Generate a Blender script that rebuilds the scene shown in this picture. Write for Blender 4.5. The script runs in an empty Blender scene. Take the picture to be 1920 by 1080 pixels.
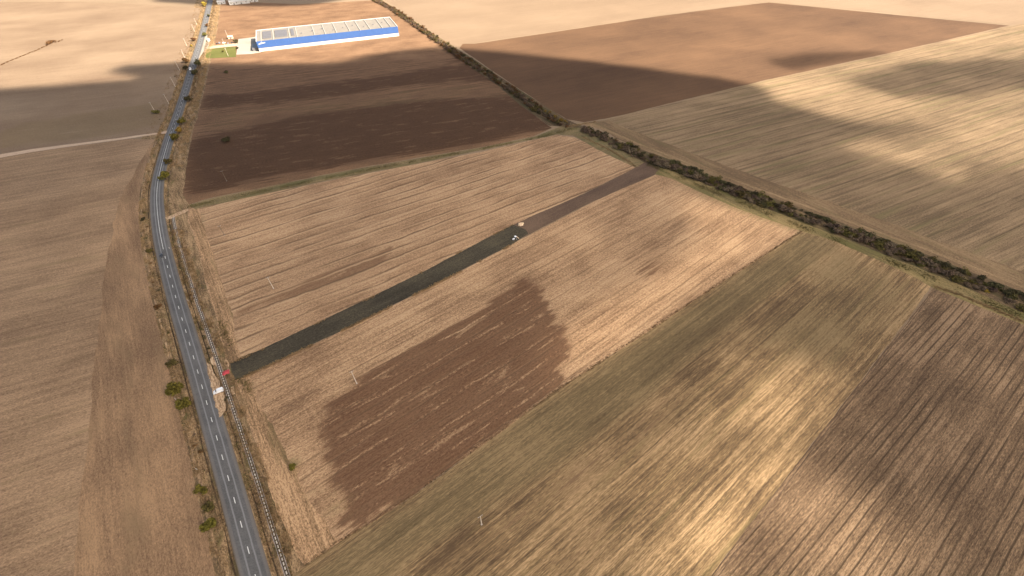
import bpy, math, random
import numpy as np
from mathutils import Vector, Matrix
from mathutils.geometry import delaunay_2d_cdt

random.seed(7)
rng = np.random.default_rng(11)
scene = bpy.context.scene
COL = scene.collection

# ------------------------------------------------------------------ camera
CAM_H = 199.0            # drone height, metres
FPX = 810.0              # focal length in pixels of the 1920 px wide photograph
PITCH = math.radians(44.7)
cam_data = bpy.data.cameras.new("camera")
cam_data.sensor_width = 36.0
cam_data.lens = 36.0 * FPX / 1920.0
cam_data.clip_start = 1.0
cam_data.clip_end = 30000.0
cam = bpy.data.objects.new("camera", cam_data)
cam.location = (0, 0, CAM_H)
cam.rotation_euler = (math.pi / 2 - PITCH, 0, 0)
COL.objects.link(cam)
scene.camera = cam

# ------------------------------------------------------------------ sky and sun
SUN_EL = math.radians(37.0)
SUN_AZ = math.radians(-25.0)        # direction the light comes from, from +x towards +y
world = bpy.data.worlds.new("World")
scene.world = world
world.use_nodes = True
wn = world.node_tree.nodes
sky = wn.new("ShaderNodeTexSky")
sky.sky_type = 'NISHITA'
sky.sun_disc = False
sky.sun_elevation = SUN_EL
sky.sun_rotation = math.pi / 2 - SUN_AZ
sky.air_density = 1.0
sky.dust_density = 3.8
sky.ozone_density = 0.5
world.node_tree.links.new(sky.outputs[0], wn["Background"].inputs[0])
wn["Background"].inputs[1].default_value = 0.060
sun_data = bpy.data.lights.new("sun", 'SUN')
sun_data.energy = 5.0
sun_data.angle = math.radians(0.53)
sun_data.color = (1.0, 0.90, 0.775)
sun = bpy.data.objects.new("sun", sun_data)
SDIR = Vector((math.cos(SUN_AZ) * math.cos(SUN_EL), math.sin(SUN_AZ) * math.cos(SUN_EL), math.sin(SUN_EL)))
sun.rotation_euler = SDIR.to_track_quat('Z', 'Y').to_euler()
sun.location = SDIR * 2000
COL.objects.link(sun)
scene.view_settings.view_transform = 'Standard'
scene.view_settings.look = 'None'
scene.view_settings.gamma = 1.0
scene.view_settings.exposure = 1.85
scene.cycles.max_bounces = 5
scene.cycles.diffuse_bounces = 3
scene.cycles.transparent_max_bounces = 12

# ------------------------------------------------------------------ helpers
CP, SP = math.cos(PITCH), math.sin(PITCH)

def G(px, py, z=0.0):
    """ground point seen at a pixel of the 1920x1080 photograph"""
    v = (py - 540.0) / FPX
    d = SP + v * CP
    f = CP - v * SP
    return ((px - 960.0) / FPX / d * (CAM_H - z), f / d * (CAM_H - z))

def GS(pts):
    return [G(*p) for p in pts]

def ang(a, b):
    A, B = G(*a), G(*b)
    return math.atan2(B[1] - A[1], B[0] - A[0])

K = 0.80   # albedo scale of the bare ground
def lin(r, g, b, k=1.0):
    if k == K: b *= 0.985
    o = []
    for c in (r, g, b):
        c /= 255.0
        o.append((c / 12.92 if c <= 0.04045 else ((c + 0.055) / 1.055) ** 2.4) * k)
    return (o[0], o[1], o[2], 1.0)

_h = np.random.default_rng(5).random(65536)
def vnoise(x, y, seed=0):
    x = np.asarray(x, float); y = np.asarray(y, float)
    xi = np.floor(x).astype(np.int64); yi = np.floor(y).astype(np.int64)
    fx = x - xi; fy = y - yi
    fx = fx * fx * (3 - 2 * fx); fy = fy * fy * (3 - 2 * fy)
    def hh(a, b):
        return _h[((a * 73856093) ^ (b * 19349663) ^ (seed * 83492791)) & 65535]
    return ((hh(xi, yi) * (1 - fx) + hh(xi + 1, yi) * fx) * (1 - fy)
            + (hh(xi, yi + 1) * (1 - fx) + hh(xi + 1, yi + 1) * fx) * fy)

def fbm(x, y, seed=0, octv=4):
    t = 0; a = 0.5; n = 0
    for i in range(octv):
        t = t + a * vnoise(np.asarray(x) * 2 ** i, np.asarray(y) * 2 ** i, seed + i * 17)
        n += a; a *= 0.5
    return t / n

def smooth(a, b, x):
    t = np.clip((x - a) / (b - a), 0, 1)
    return t * t * (3 - 2 * t)

def sdf(poly, X, Y):
    """signed distance to polygon, positive inside"""
    P = np.asarray(poly, float)
    n = len(P)
    d = np.full(X.shape, 1e18)
    ins = np.zeros(X.shape, bool)
    for i in range(n):
        ax, ay = P[i]; bx, by = P[(i + 1) % n]
        ex, ey = bx - ax, by - ay
        L = ex * ex + ey * ey + 1e-12
        t = np.clip(((X - ax) * ex + (Y - ay) * ey) / L, 0, 1)
        d = np.minimum(d, (X - ax - t * ex) ** 2 + (Y - ay - t * ey) ** 2)
        if ay != by:
            cond = (ay > Y) != (by > Y)
            ins ^= cond & (X < (bx - ax) * (Y - ay) / (by - ay) + ax)
    d = np.sqrt(d)
    return np.where(ins, d, -d)

def tag(o, label=None, cat=None, group=None, kind=None):
    if label: o["label"] = label
    if cat: o["category"] = cat
    if group: o["group"] = group
    if kind: o["kind"] = kind
    return o

def link(o, parent=None):
    COL.objects.link(o)
    if parent is not None:
        o.parent = parent
    return o

def empty(name, loc, rz=0.0):
    o = bpy.data.objects.new(name, None)
    o.empty_display_size = 0.5
    o.location = loc
    o.rotation_euler = (0, 0, rz)
    return link(o)

class MB:
    """collects faces and builds one mesh object"""
    def __init__(self):
        self.v = []; self.f = []; self.m = []
    def add(self, verts, faces, mi=0):
        b = len(self.v)
        self.v += [tuple(p) for p in verts]
        self.f += [tuple(b + i for i in q) for q in faces]
        self.m += [mi] * len(faces)
    def box(self, x0, x1, y0, y1, z0, z1, mi=0, taper=0.0):
        t = taper
        self.add([(x0, y0, z0), (x1, y0, z0), (x1, y1, z0), (x0, y1, z0),
                  (x0 + t, y0 + t, z1), (x1 - t, y0 + t, z1), (x1 - t, y1 - t, z1), (x0 + t, y1 - t, z1)],
                 [(3, 2, 1, 0), (4, 5, 6, 7), (0, 1, 5, 4), (1, 2, 6, 5), (2, 3, 7, 6), (3, 0, 4, 7)], mi)
    def tube(self, a, b, ra, rb, n=8, mi=0):
        a = Vector(a); b = Vector(b)
        q = (b - a).to_track_quat('Z', 'Y')
        vs = []
        for p, r in ((a, ra), (b, rb)):
            for i in range(n):
                t = 2 * math.pi * i / n
                vs.append(p + q @ Vector((r * math.cos(t), r * math.sin(t), 0)))
        fs = [(i, (i + 1) % n, n + (i + 1) % n, n + i) for i in range(n)]
        fs += [tuple(range(n - 1, -1, -1)), tuple(range(n, 2 * n))]
        self.add(vs, fs, mi)
    def prism(self, prof, y0, y1, mi=0):
        """extrude an x-z profile along y"""
        n = len(prof)
        vs = [(p[0], y0, p[1]) for p in prof] + [(p[0], y1, p[1]) for p in prof]
        fs = [(i, (i + 1) % n, n + (i + 1) % n, n + i) for i in range(n)]
        fs += [tuple(range(n - 1, -1, -1)), tuple(range(n, 2 * n))]
        self.add(vs, fs, mi)
    def mesh(self, name, mats):
        me = bpy.data.meshes.new(name)
        me.from_pydata(self.v, [], self.f)
        for m in (mats if isinstance(mats, (list, tuple)) else [mats]):
            me.materials.append(m)
        if any(self.m):
            me.polygons.foreach_set("material_index", self.m)
        me.update()
        return me
    def build(self, name, mats, parent=None):
        return link(bpy.data.objects.new(name, self.mesh(name, mats)), parent)

def copy_tree(o, parent=None):
    c = o.copy()
    link(c, parent)
    for ch in list(o.children):
        copy_tree(ch, c)
    return c

# ------------------------------------------------------------------ materials
class NT:
    def __init__(self, name):
        self.mat = bpy.data.materials.new(name)
        self.mat.use_nodes = True
        self.t = self.mat.node_tree
        self.n = self.t.nodes; self.l = self.t.links
        self.bsdf = self.n["Principled BSDF"]
        self.bsdf.inputs["Roughness"].default_value = 0.95
        self.bsdf.inputs["Specular IOR Level"].default_value = 0.15
        self._pos = None
    def pos(self):
        if self._pos is None:
            self._pos = self.n.new("ShaderNodeNewGeometry").outputs["Position"]
        return self._pos
    def put(self, val, sock):
        if isinstance(val, (int, float)):
            sock.default_value = val
        elif isinstance(val, tuple):
            sock.default_value = val
        else:
            self.l.new(val, sock)
    def math(self, op, a, b=0.0, c=0.0):
        m = self.n.new("ShaderNodeMath"); m.operation = op
        self.put(a, m.inputs[0]); self.put(b, m.inputs[1]); self.put(c, m.inputs[2])
        return m.outputs[0]
    def mix(self, f, a, b, mode='MIX'):
        m = self.n.new("ShaderNodeMix"); m.data_type = 'RGBA'; m.blend_type = mode
        self.put(f, m.inputs[0]); self.put(a, m.inputs[6]); self.put(b, m.inputs[7])
        return m.outputs[2]
    def mapping(self, rot=0.0, scale=(1, 1, 1), loc=(0, 0, 0), src=None):
        m = self.n.new("ShaderNodeMapping")
        m.inputs["Rotation"].default_value = (0, 0, rot)
        m.inputs["Scale"].default_value = scale
        m.inputs["Location"].default_value = loc
        self.l.new(src or self.pos(), m.inputs["Vector"])
        return m.outputs[0]
    def noise(self, vec, scale=1.0, detail=4.0, rough=0.55, dist=0.0):
        m = self.n.new("ShaderNodeTexNoise")
        m.inputs["Scale"].default_value = scale
        m.inputs["Detail"].default_value = detail
        m.inputs["Roughness"].default_value = rough
        m.inputs["Distortion"].default_value = dist
        self.l.new(vec, m.inputs["Vector"])
        return m.outputs[0]
    def ss(self, x, a, b):
        m = self.n.new("ShaderNodeMapRange"); m.interpolation_type = 'SMOOTHSTEP'
        self.put(x, m.inputs[0])
        m.inputs[1].default_value = a; m.inputs[2].default_value = b
        return m.outputs[0]
    def attr(self, name):
        m = self.n.new("ShaderNodeAttribute"); m.attribute_name = name
        return m.outputs["Fac"]
    def sep(self, vec):
        m = self.n.new("ShaderNodeSeparateXYZ"); self.l.new(vec, m.inputs[0])
        return m.outputs
    def bump(self, h, strength, dist):
        m = self.n.new("ShaderNodeBump")
        m.inputs["Strength"].default_value = strength
        m.inputs["Distance"].default_value = dist
        self.l.new(h, m.inputs["Height"])
        self.l.new(m.outputs[0], self.bsdf.inputs["Normal"])
    def out(self, col):
        self.put(col, self.bsdf.inputs["Base Color"])
        return self.mat

def plain(name, col, rough=0.8, spec=0.3, var=0.15, scale=0.8, metal=0.0):
    t = NT(name)
    t.bsdf.inputs["Roughness"].default_value = rough
    t.bsdf.inputs["Specular IOR Level"].default_value = spec
    t.bsdf.inputs["Metallic"].default_value = metal
    n = t.ss(t.noise(t.pos(), scale, 5), 0.3, 0.7)
    d = tuple(c * (1 - var) for c in col[:3]) + (1,)
    l = tuple(min(1, c * (1 + var)) for c in col[:3]) + (1,)
    return t.out(t.mix(n, d, l))

def field_mat(name, dark, mid, light, rot, soil=None, green=None, rows=0.0, row_w=0.3, row_dark=0.5,
              streak=(0.012, 0.30), streak2=(0.06, 1.1), contrast=1.0, blotch=0.02, grain=0.5, seed=0.0,
              tram=0.0, patch_lo=0.45, patch_hi=0.62, greencol=None, soil_amt=0.9, wander=3.0, fine=1.0, straw_lines=0.0, pale_rows=0.0, clod=(0.55, 1.1), green_amt=0.8, row_var=1.0):
    t = NT(name)
    u = t.mapping(rot=-rot, loc=(seed * 13.7, seed * 7.1, 0))
    wob = t.noise(t.mapping(scale=(0.012, 0.012, 1)), 1.0, 2.0)
    # wander of the drill rows
    uo = t.sep(u)
    vv = t.math('ADD', uo[1], t.math('MULTIPLY', wob, wander))
    cmb = t.n.new("ShaderNodeCombineXYZ")
    t.l.new(uo[0], cmb.inputs[0]); t.l.new(vv, cmb.inputs[1])
    uv = cmb.outputs[0]
    s1 = t.noise(t.mapping(scale=(streak[0], streak[1], 1), src=uv), 1.0, 4.0, 0.6)
    s2 = t.noise(t.mapping(scale=(streak2[0], streak2[1], 1), src=uv), 1.0, 3.0, 0.65)
    bl = t.noise(t.mapping(scale=(blotch, blotch * 1.6, 1), src=uv), 1.0, 4.0, 0.6)
    gr = t.noise(t.mapping(scale=(clod[0], clod[1], 1), src=uv), 1.0, 3.0, 0.8)
    a = t.math('ADD', t.math('MULTIPLY', t.math('SUBTRACT', s1, 0.5), 1.5 * contrast),
               t.math('MULTIPLY', t.math('SUBTRACT', s2, 0.5), 1.25 * contrast))
    a = t.math('ADD', a, t.math('MULTIPLY', t.math('SUBTRACT', bl, 0.5), 1.3))
    a = t.math('ADD', a, t.math('MULTIPLY', t.math('SUBTRACT', gr, 0.5), 2.2 * grain))
    fg = t.noise(t.mapping(scale=(clod[0] * 2.0, clod[1] * 1.9, 1), loc=(7, 3, 0), src=uv), 1.0, 2.0, 0.8)
    a = t.math('ADD', a, t.math('MULTIPLY', t.math('SUBTRACT', fg, 0.5), 1.5 * fine))
    a = t.math('ADD', a, 0.5)
    ramp = t.n.new("ShaderNodeValToRGB")
    e = ramp.color_ramp.elements
    e[0].position = 0.12; e[0].color = dark
    e[1].position = 0.88; e[1].color = light
    k = e.new(0.5); k.color = mid
    t.l.new(a, ramp.inputs[0])
    col = ramp.outputs[0]
    h = t.math('MULTIPLY', gr, 0.6)
    if greencol is not None:
        gn = t.noise(t.mapping(scale=(streak[0] * 1.7, streak[1] * 0.45, 1), loc=(31, 5, 0), src=uv), 1.0, 5.0, 0.6)
        g = t.math('MULTIPLY', t.ss(t.math('ADD', gn, t.math('MULTIPLY', t.math('SUBTRACT', gr, 0.5), 0.35)), patch_lo, patch_hi), 0.75)
        col = t.mix(g, col, greencol)
    if soil is not None:
        m = t.attr("soil")
        x = t.math('ADD', m, t.math('MULTIPLY', t.math('SUBTRACT', s1, 0.5), 1.5))
        x = t.math('ADD', x, t.math('MULTIPLY', t.math('SUBTRACT', s2, 0.5), 1.0))
        x = t.math('ADD', x, t.math('MULTIPLY', t.math('SUBTRACT', bl, 0.5), 0.9))
        x = t.math('ADD', x, t.math('MULTIPLY', t.math('SUBTRACT', gr, 0.5), 0.8))
        f = t.math('MULTIPLY', t.ss(x, 0.36, 0.62), soil_amt)
        # straw left lying in rows on the turned soil
        st = t.noise(t.mapping(scale=(0.035, 0.16, 1), loc=(3, 9, 0), src=uv), 1.0, 5.0, 0.62, 0.4)
        st2 = t.ss(t.math('ADD', st, t.math('MULTIPLY', t.math('SUBTRACT', gr, 0.5), 0.22)), 0.565, 0.68)
        lp = t.math('FRACT', t.math('DIVIDE', t.math('ADD', vv, t.math('MULTIPLY', bl, 9.0)), 12.0))
        ll = t.math('SUBTRACT', 1.0, t.ss(t.math('ABSOLUTE', t.math('SUBTRACT', lp, 0.5)), 0.015, 0.07))
        lb = t.ss(t.math('ADD', st, t.math('MULTIPLY', t.math('SUBTRACT', gr, 0.5), 0.6)), 0.42, 0.60)
        st2 = t.math('MAXIMUM', t.math('MULTIPLY', st2, 0.55), t.math('MULTIPLY', t.math('MULTIPLY', ll, lb), straw_lines))
        f = t.math('MULTIPLY', f, t.math('SUBTRACT', 1.0, st2))
        sd = tuple(c * 0.72 for c in soil[:3]) + (1,)
        sl = tuple(c * 1.25 for c in soil[:3]) + (1,)
        col = t.mix(f, col, t.mix(t.ss(t.math('ADD', t.math('MULTIPLY', gr, 0.6), t.math('MULTIPLY', s2, 0.4)), 0.34, 0.66), sd, sl))
    if green is not None:
        m = t.attr("green")
        x = t.math('ADD', m, t.math('MULTIPLY', t.math('SUBTRACT', bl, 0.5), 0.9))
        x = t.math('ADD', x, t.math('MULTIPLY', t.math('SUBTRACT', gr, 0.5), 0.6))
        x = t.math('ADD', x, t.math('MULTIPLY', t.math('SUBTRACT', s1, 0.5), 0.9))
        gd = tuple(c * 0.8 for c in green[:3]) + (1,)
        gl = tuple(c * 1.25 for c in green[:3]) + (1,)
        col = t.mix(t.math('MULTIPLY', t.ss(x, 0.25, 0.85), green_amt), col, t.mix(t.ss(fg, 0.35, 0.65), gd, gl))
    if rows > 0:
        ph = t.math('FRACT', t.math('DIVIDE', t.math('ADD', vv, t.math('ADD', t.math('MULTIPLY', s1, 0.5), t.math('MULTIPLY', bl, row_var))), rows))
        tri = t.math('ABSOLUTE', t.math('SUBTRACT', ph, 0.5))
        ln = t.math('SUBTRACT', 1.0, t.ss(tri, row_w * 0.4, row_w))
        brk = t.ss(t.noise(t.mapping(scale=(0.02, 0.07, 1), src=uv), 1.0, 3.0), 0.32, 0.62)
        ln = t.math('MULTIPLY', ln, t.math('MULTIPLY', brk, row_dark))
        col = t.mix(ln, col, tuple(c * 0.42 for c in mid[:3]) + (1,), 'MIX')
        h = t.math('SUBTRACT', h, t.math('MULTIPLY', ln, 1.2))
        if pale_rows > 0:
            t2 = t.math('ABSOLUTE', t.math('SUBTRACT', t.math('FRACT', t.math('ADD', ph, 0.20)), 0.5))
            l2 = t.math('MULTIPLY', t.math('SUBTRACT', 1.0, t.ss(t2, row_w * 0.3, row_w * 1.1)), t.math('MULTIPLY', brk, pale_rows))
            col = t.mix(l2, col, light)
    h = t.math('ADD', h, t.math('MULTIPLY', s2, 0.5))
    t.bump(h, 0.55, 0.5)
    return t.out(col)

# ------------------------------------------------------------------ outlines and sheets
def dens(poly, step, amp, seed=0, freq=0.05):
    """subdivide an outline and let it wander a little, as field edges do"""
    out = []
    n = len(poly)
    for i in range(n):
        a = np.array(poly[i]); b = np.array(poly[(i + 1) % n])
        L = np.linalg.norm(b - a)
        st = max(step, (np.linalg.norm((a + b) / 2)) * step / 250.0)
        k = max(1, int(L / st))
        for j in range(k):
            p = a + (b - a) * j / k
            nx = (fbm(p[0] * freq, p[1] * freq, seed, 4) - 0.5) * 2 * amp
            ny = (fbm(p[0] * freq + 57, p[1] * freq, seed + 3, 4) - 0.5) * 2 * amp
            nx += (vnoise(p[0] * 0.9, p[1] * 0.9, seed + 8) - 0.5) * amp * 0.6
            ny += (vnoise(p[0] * 0.9 + 7, p[1] * 0.9, seed + 9) - 0.5) * amp * 0.6
            out.append((float(p[0] + nx), float(p[1] + ny)))
    return out

def sheet(name, poly, z, mat, masks=None, along=None, amp=0.8, step=3.0, inner=0.0, kind="structure", label=None, seed=0, parent=None):
    """a field or other ground sheet; masks = {attribute: [(polygon, feather, strength)]}"""
    o2 = dens(poly, step, amp, seed)
    pts = [Vector(p) for p in o2]
    n = len(pts)
    edges = [(i, (i + 1) % n) for i in range(n)]
    if inner > 0:
        A = np.array(o2)
        lo = A.min(0); hi = A.max(0)
        lo = np.maximum(lo, (-1700, -60)); hi = np.minimum(hi, (1700, 1700))
        cand = []
        for (r0, r1, sp) in ((0, 420, inner), (420, 800, inner * 2.5), (800, 5000, inner * 6)):
            gx, gy = np.meshgrid(np.arange(lo[0], hi[0], sp), np.arange(lo[1], hi[1], sp))
            gx = gx.ravel(); gy = gy.ravel()
            rr = np.hypot(gx, gy)
            s = (rr >= r0) & (rr < r1)
            cand.append(np.stack([gx[s], gy[s]], 1))
        cd = np.concatenate(cand)
        if len(cd):
            cd = cd + rng.uniform(-0.2, 0.2, cd.shape) * inner
            cd = cd[sdf(o2[::2], cd[:, 0], cd[:, 1]) > inner * 0.7]
            pts += [Vector(p) for p in cd]
    v, e, f, *_ = delaunay_2d_cdt(pts, edges, [], 1, 1e-4)
    V = np.array([(p[0], p[1]) for p in v])
    me = bpy.data.meshes.new(name)
    me.from_pydata([(p[0], p[1], z) for p in V], [], [tuple(q) for q in f])
    me.materials.append(mat)
    if masks:
        for an, lst in masks.items():
            w = np.zeros(len(V))
            for (pl, fe, stg) in lst:
                if along is not None:
                    ca, sa = math.cos(along), math.sin(along)
                    pl = [((p[0] * ca + p[1] * sa) / 2.8, -p[0] * sa + p[1] * ca) for p in pl]
                    d = sdf(pl, (V[:, 0] * ca + V[:, 1] * sa) / 2.8, -V[:, 0] * sa + V[:, 1] * ca)
                else:
                    d = sdf(pl, V[:, 0], V[:, 1])
                w = np.maximum(w, smooth(-fe, fe, d) * stg) if stg > 0 else np.minimum(w, 1 - smooth(-fe, fe, d) * (-stg)) * (1)
            at = me.attributes.new(an, 'FLOAT', 'POINT')
            at.data.foreach_set("value", w.astype(np.float32))
    me.update()
    if len(me.polygons) and me.polygons[0].normal.z < 0:
        me.flip_normals()
    o = link(bpy.data.objects.new(name, me), parent)
    if parent is None:
        tag(o, label=label, kind=kind)
    return o

# ------------------------------------------------------------------ road centre line
ROAD_PX = [(464.5,1027.5),(451,977.5),(439,933),(428.5,896),(417,857),(407,821),(397,786.5),(387.5,754.5),(379,725),
           (370.8,696.5),(363.5,670.3),(355.8,644.5),(348.5,620.8),(341.5,598.5),(335,576.5),(329,557),(322.7,534),
           (317.8,515),(313.7,498),(309.7,482),(306,469),(301,446),(296.7,417.5),(293.6,387.5),(292.8,362.5),(294,345),
           (297.5,330),(302.5,311),(308.2,289),(313.9,269),(320.5,249),(327,232),(333.4,215),(338.6,199),(343.5,183),
           (348.5,168),(354,149),(360,128.5),(365.5,111),(371,93),(375.5,79),(380,62),(384.5,44),(388.7,25),(392,11),(394,2)]
_g = np.array(GS(ROAD_PX))
d0 = _g[0] - _g[5]; d0 /= np.linalg.norm(d0)
d1 = _g[-1] - _g[-8]; d1 /= np.linalg.norm(d1)
_g = np.vstack([_g[0] + d0 * 400, _g[0] + d0 * 200, _g[0] + d0 * 60, _g, _g[-1] + d1 * 150, _g[-1] + d1 * 500, _g[-1] + d1 * 2500])
# resample and smooth
_s = np.concatenate([[0], np.cumsum(np.linalg.norm(np.diff(_g, axis=0), axis=1))])
RS = np.arange(0, _s[-1], 3.0)
RX = np.interp(RS, _s, _g[:, 0]); RY = np.interp(RS, _s, _g[:, 1])
for _ in range(90):
    RX[1:-1] = 0.25 * RX[:-2] + 0.5 * RX[1:-1] + 0.25 * RX[2:]
    RY[1:-1] = 0.25 * RY[:-2] + 0.5 * RY[1:-1] + 0.25 * RY[2:]
RS = np.concatenate([[0], np.cumsum(np.hypot(np.diff(RX), np.diff(RY)))])
TX = np.gradient(RX, RS); TY = np.gradient(RY, RS)
_l = np.hypot(TX, TY); TX /= _l; TY /= _l
NX, NY = TY, -TX            # to the right when going away from the camera

def road_pt(s, off):
    return (float(np.interp(s, RS, RX) + np.interp(s, RS, NX) * off), float(np.interp(s, RS, RY) + np.interp(s, RS, NY) * off))

def road_s(px, py):
    x, y = G(px, py)
    return float(RS[np.argmin((RX - x) ** 2 + (RY - y) ** 2)])

def road_off(x, y):
    i = int(np.argmin((RX - x) ** 2 + (RY - y) ** 2))
    return float((x - RX[i]) * NX[i] + (y - RY[i]) * NY[i])

def sweep(name, prof, mat, s0=0.0, s1=1e9, wob=0.0, parent=None, step=1):
    """sweep a cross-section (offset, z) along the road"""
    idx = np.where((RS >= s0) & (RS <= s1))[0][::step]
    m = len(prof)
    vs = []; ac = []
    for i in idx:
        for k, (o, z) in enumerate(prof):
            w = 0.0
            if wob and 0 < k < m - 1:
                w = (fbm(RS[i] * 0.07 + k * 31, k * 9.0, 3, 3) - 0.5) * 2 * wob
            vs.append((RX[i] + NX[i] * (o + w), RY[i] + NY[i] * (o + w), z))
            ac.append(o)
    fs = []
    for a in range(len(idx) - 1):
        for k in range(m - 1):
            fs.append((a * m + k, a * m + k + 1, (a + 1) * m + k + 1, (a + 1) * m + k))
    me = bpy.data.meshes.new(name)
    me.from_pydata(vs, [], fs)
    at = me.attributes.new("across", 'FLOAT', 'POINT')
    at.data.foreach_set("value", np.array(ac, np.float32))
    me.materials.append(mat)
    me.update()
    if me.polygons[0].normal.z < 0:
        me.flip_normals()
    return link(bpy.data.objects.new(name, me), parent)

# ------------------------------------------------------------------ ground materials
STRAW_D = lin(120, 92, 66, K); STRAW_M = lin(162, 128, 94, K); STRAW_L = lin(196, 160, 118, K)
SOIL = lin(104, 79, 62, K)
ROWA = ang((442, 710), (960, 455))          # main direction of drilling
MAT = {}
MAT['left'] = field_mat("left_field_soil", lin(120, 96, 75, K), lin(151, 123, 96, K), lin(181, 149, 117, K), math.radians(24),
                        contrast=0.6, grain=0.7, blotch=0.012, greencol=lin(128, 110, 78, K), patch_lo=0.55, patch_hi=0.8, seed=1)
ROADA = ang((464.5, 1027.5), (355.8, 644.5))
MAT['head'] = field_mat("headland_soil", lin(117, 92, 71, K), lin(148, 118, 90, K), lin(176, 141, 107, K), ROADA,
                        contrast=0.55, grain=0.7, blotch=0.02, streak=(0.012, 0.16), greencol=lin(132, 109, 82, K), patch_lo=0.5, patch_hi=0.8, seed=2)
MAT['left2'] = field_mat("far_left_field_soil", lin(114, 92, 74, K), lin(137, 115, 93, K), lin(157, 134, 110, K), math.radians(22),
                         contrast=0.35, grain=0.55, blotch=0.006, soil=lin(122, 102, 74, K), seed=3, soil_amt=0.55)
MAT['plough'] = field_mat("ploughed_soil", lin(101, 76, 57, K), lin(129, 99, 74, K), lin(151, 118, 90, K), math.radians(21),
                          contrast=0.4, grain=0.75, blotch=0.022, soil=lin(86, 62, 44, K), green=lin(124, 101, 72, K), seed=4)
MAT['stubA'] = field_mat("stubble", lin(128, 100, 76, K), lin(169, 135, 104, K), lin(200, 166, 130, K), ang((480, 480), (960, 318)), rows=9.5, row_w=0.10, row_dark=0.85, pale_rows=0.6, row_var=9.0,
                         soil=lin(122, 92, 69, K), green=lin(106, 98, 62, K), contrast=0.55, grain=0.75, seed=5, soil_amt=0.8, streak=(0.008, 0.34), wander=2.0)
MAT['stubB'] = field_mat("stubble_straw", lin(124, 97, 74, K), lin(170, 136, 104, K), lin(203, 168, 131, K), ROWA, soil=lin(104, 75, 55, K), soil_amt=0.86, straw_lines=0.75, green=lin(104, 98, 60, K),
                         contrast=0.65, grain=0.8, seed=6, rows=7.0, row_w=0.08, row_dark=0.5, streak=(0.01, 0.34), wander=2.0)
MAT['striped'] = field_mat("striped_stubble", lin(92, 74, 55, K), lin(138, 113, 82, K), lin(192, 159, 119, K), math.radians(37.0),
                           contrast=0.9, grain=0.45, fine=0.8, streak=(0.005, 0.36), streak2=(0.03, 1.1), greencol=lin(110, 98, 64, K), patch_lo=0.54, patch_hi=0.8, seed=8, wander=2.0,
                           green=lin(103, 90, 64, K), soil=lin(95, 73, 55, K), soil_amt=0.75, green_amt=0.62, clod=(0.17, 1.7))
MAT['right'] = field_mat("tilled_soil", lin(83, 66, 51, K), lin(117, 95, 73, K), lin(154, 127, 100, K), ang((1525, 1080), (1740, 800)), rows=3.4, row_w=0.13,
                         row_dark=0.85, contrast=0.75, grain=0.6, fine=1.0, clod=(0.28, 1.5), streak=(0.006, 0.3), seed=9, wander=1.2)
MAT['upper'] = field_mat("pale_stubble", lin(100, 84, 64, K), lin(133, 111, 86, K), lin(163, 137, 107, K), math.radians(25.5), contrast=0.8, grain=0.75, rows=11.0, row_w=0.12, row_dark=0.5,
                         blotch=0.008, streak=(0.004, 0.28), streak2=(0.03, 0.9), greencol=lin(118, 108, 74, K), patch_lo=0.5, patch_hi=0.75, seed=10, wander=2.0)
MAT['brown'] = field_mat("red_brown_soil", lin(82, 61, 45, K), lin(101, 76, 56, K), lin(119, 90, 66, K), math.radians(26), contrast=0.4, grain=0.6, blotch=0.006, seed=11)
MAT['far'] = field_mat("far_fields", lin(122, 103, 83, K), lin(142, 121, 98, K), lin(158, 136, 112, K), math.radians(24), contrast=0.3, grain=0.3, blotch=0.003, seed=12)
MAT['strip'] = field_mat("dark_strip_soil", lin(50, 46, 39, K), lin(71, 65, 54, K), lin(94, 85, 68, K), ROWA, contrast=0.35, grain=0.7, seed=13)
MAT['strip2'] = field_mat("brown_strip_soil", lin(84, 68, 57, K), lin(104, 84, 70, K), lin(122, 100, 82, K), ROWA, contrast=0.4, grain=0.6, seed=14)
MAT['verge'] = field_mat("dry_verge_grass", lin(96, 79, 58, K), lin(134, 109, 82, K), lin(176, 146, 110, K), ROADA, contrast=0.8, grain=1.0, blotch=0.05,
                         streak=(0.05, 0.35), greencol=lin(94, 88, 54, K), patch_lo=0.52, patch_hi=0.7, seed=15)
MAT['grass'] = field_mat("green_margin_grass", lin(96, 84, 58, K), lin(126, 111, 76, K), lin(160, 136, 94, K), math.radians(-54), contrast=0.6, grain=0.9,
                         greencol=lin(104, 100, 58, K), patch_lo=0.45, patch_hi=0.68, seed=16)
MAT['margin'] = field_mat("green_track_margin", lin(98, 86, 62, K), lin(124, 107, 77, K), lin(154, 132, 96, K), math.radians(23), contrast=0.6, grain=0.9,
                          greencol=lin(104, 100, 66, K), patch_lo=0.42, patch_hi=0.68, seed=17)
MAT['dirt'] = field_mat("pale_dirt", lin(140, 114, 88, K), lin(186, 154, 122, K), lin(214, 184, 150, K), ROADA, contrast=0.9, grain=1.0, blotch=0.15, seed=18)
MAT['track'] = field_mat("dirt_track", lin(170, 143, 119, K), lin(198, 169, 143, K), lin(212, 186, 160, K), math.radians(21), contrast=0.5, grain=0.6, seed=19)
MAT['concrete'] = field_mat("yard_concrete", lin(150, 144, 132, K), lin(166, 158, 146, K), lin(180, 172, 158, K), 0.0, contrast=0.3, grain=0.3, seed=20)
MAT['lawn'] = field_mat("lawn_grass", lin(82, 84, 42, K), lin(100, 100, 52, K), lin(118, 114, 62, K), math.radians(22), contrast=0.4, grain=0.4, seed=21)

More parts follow.
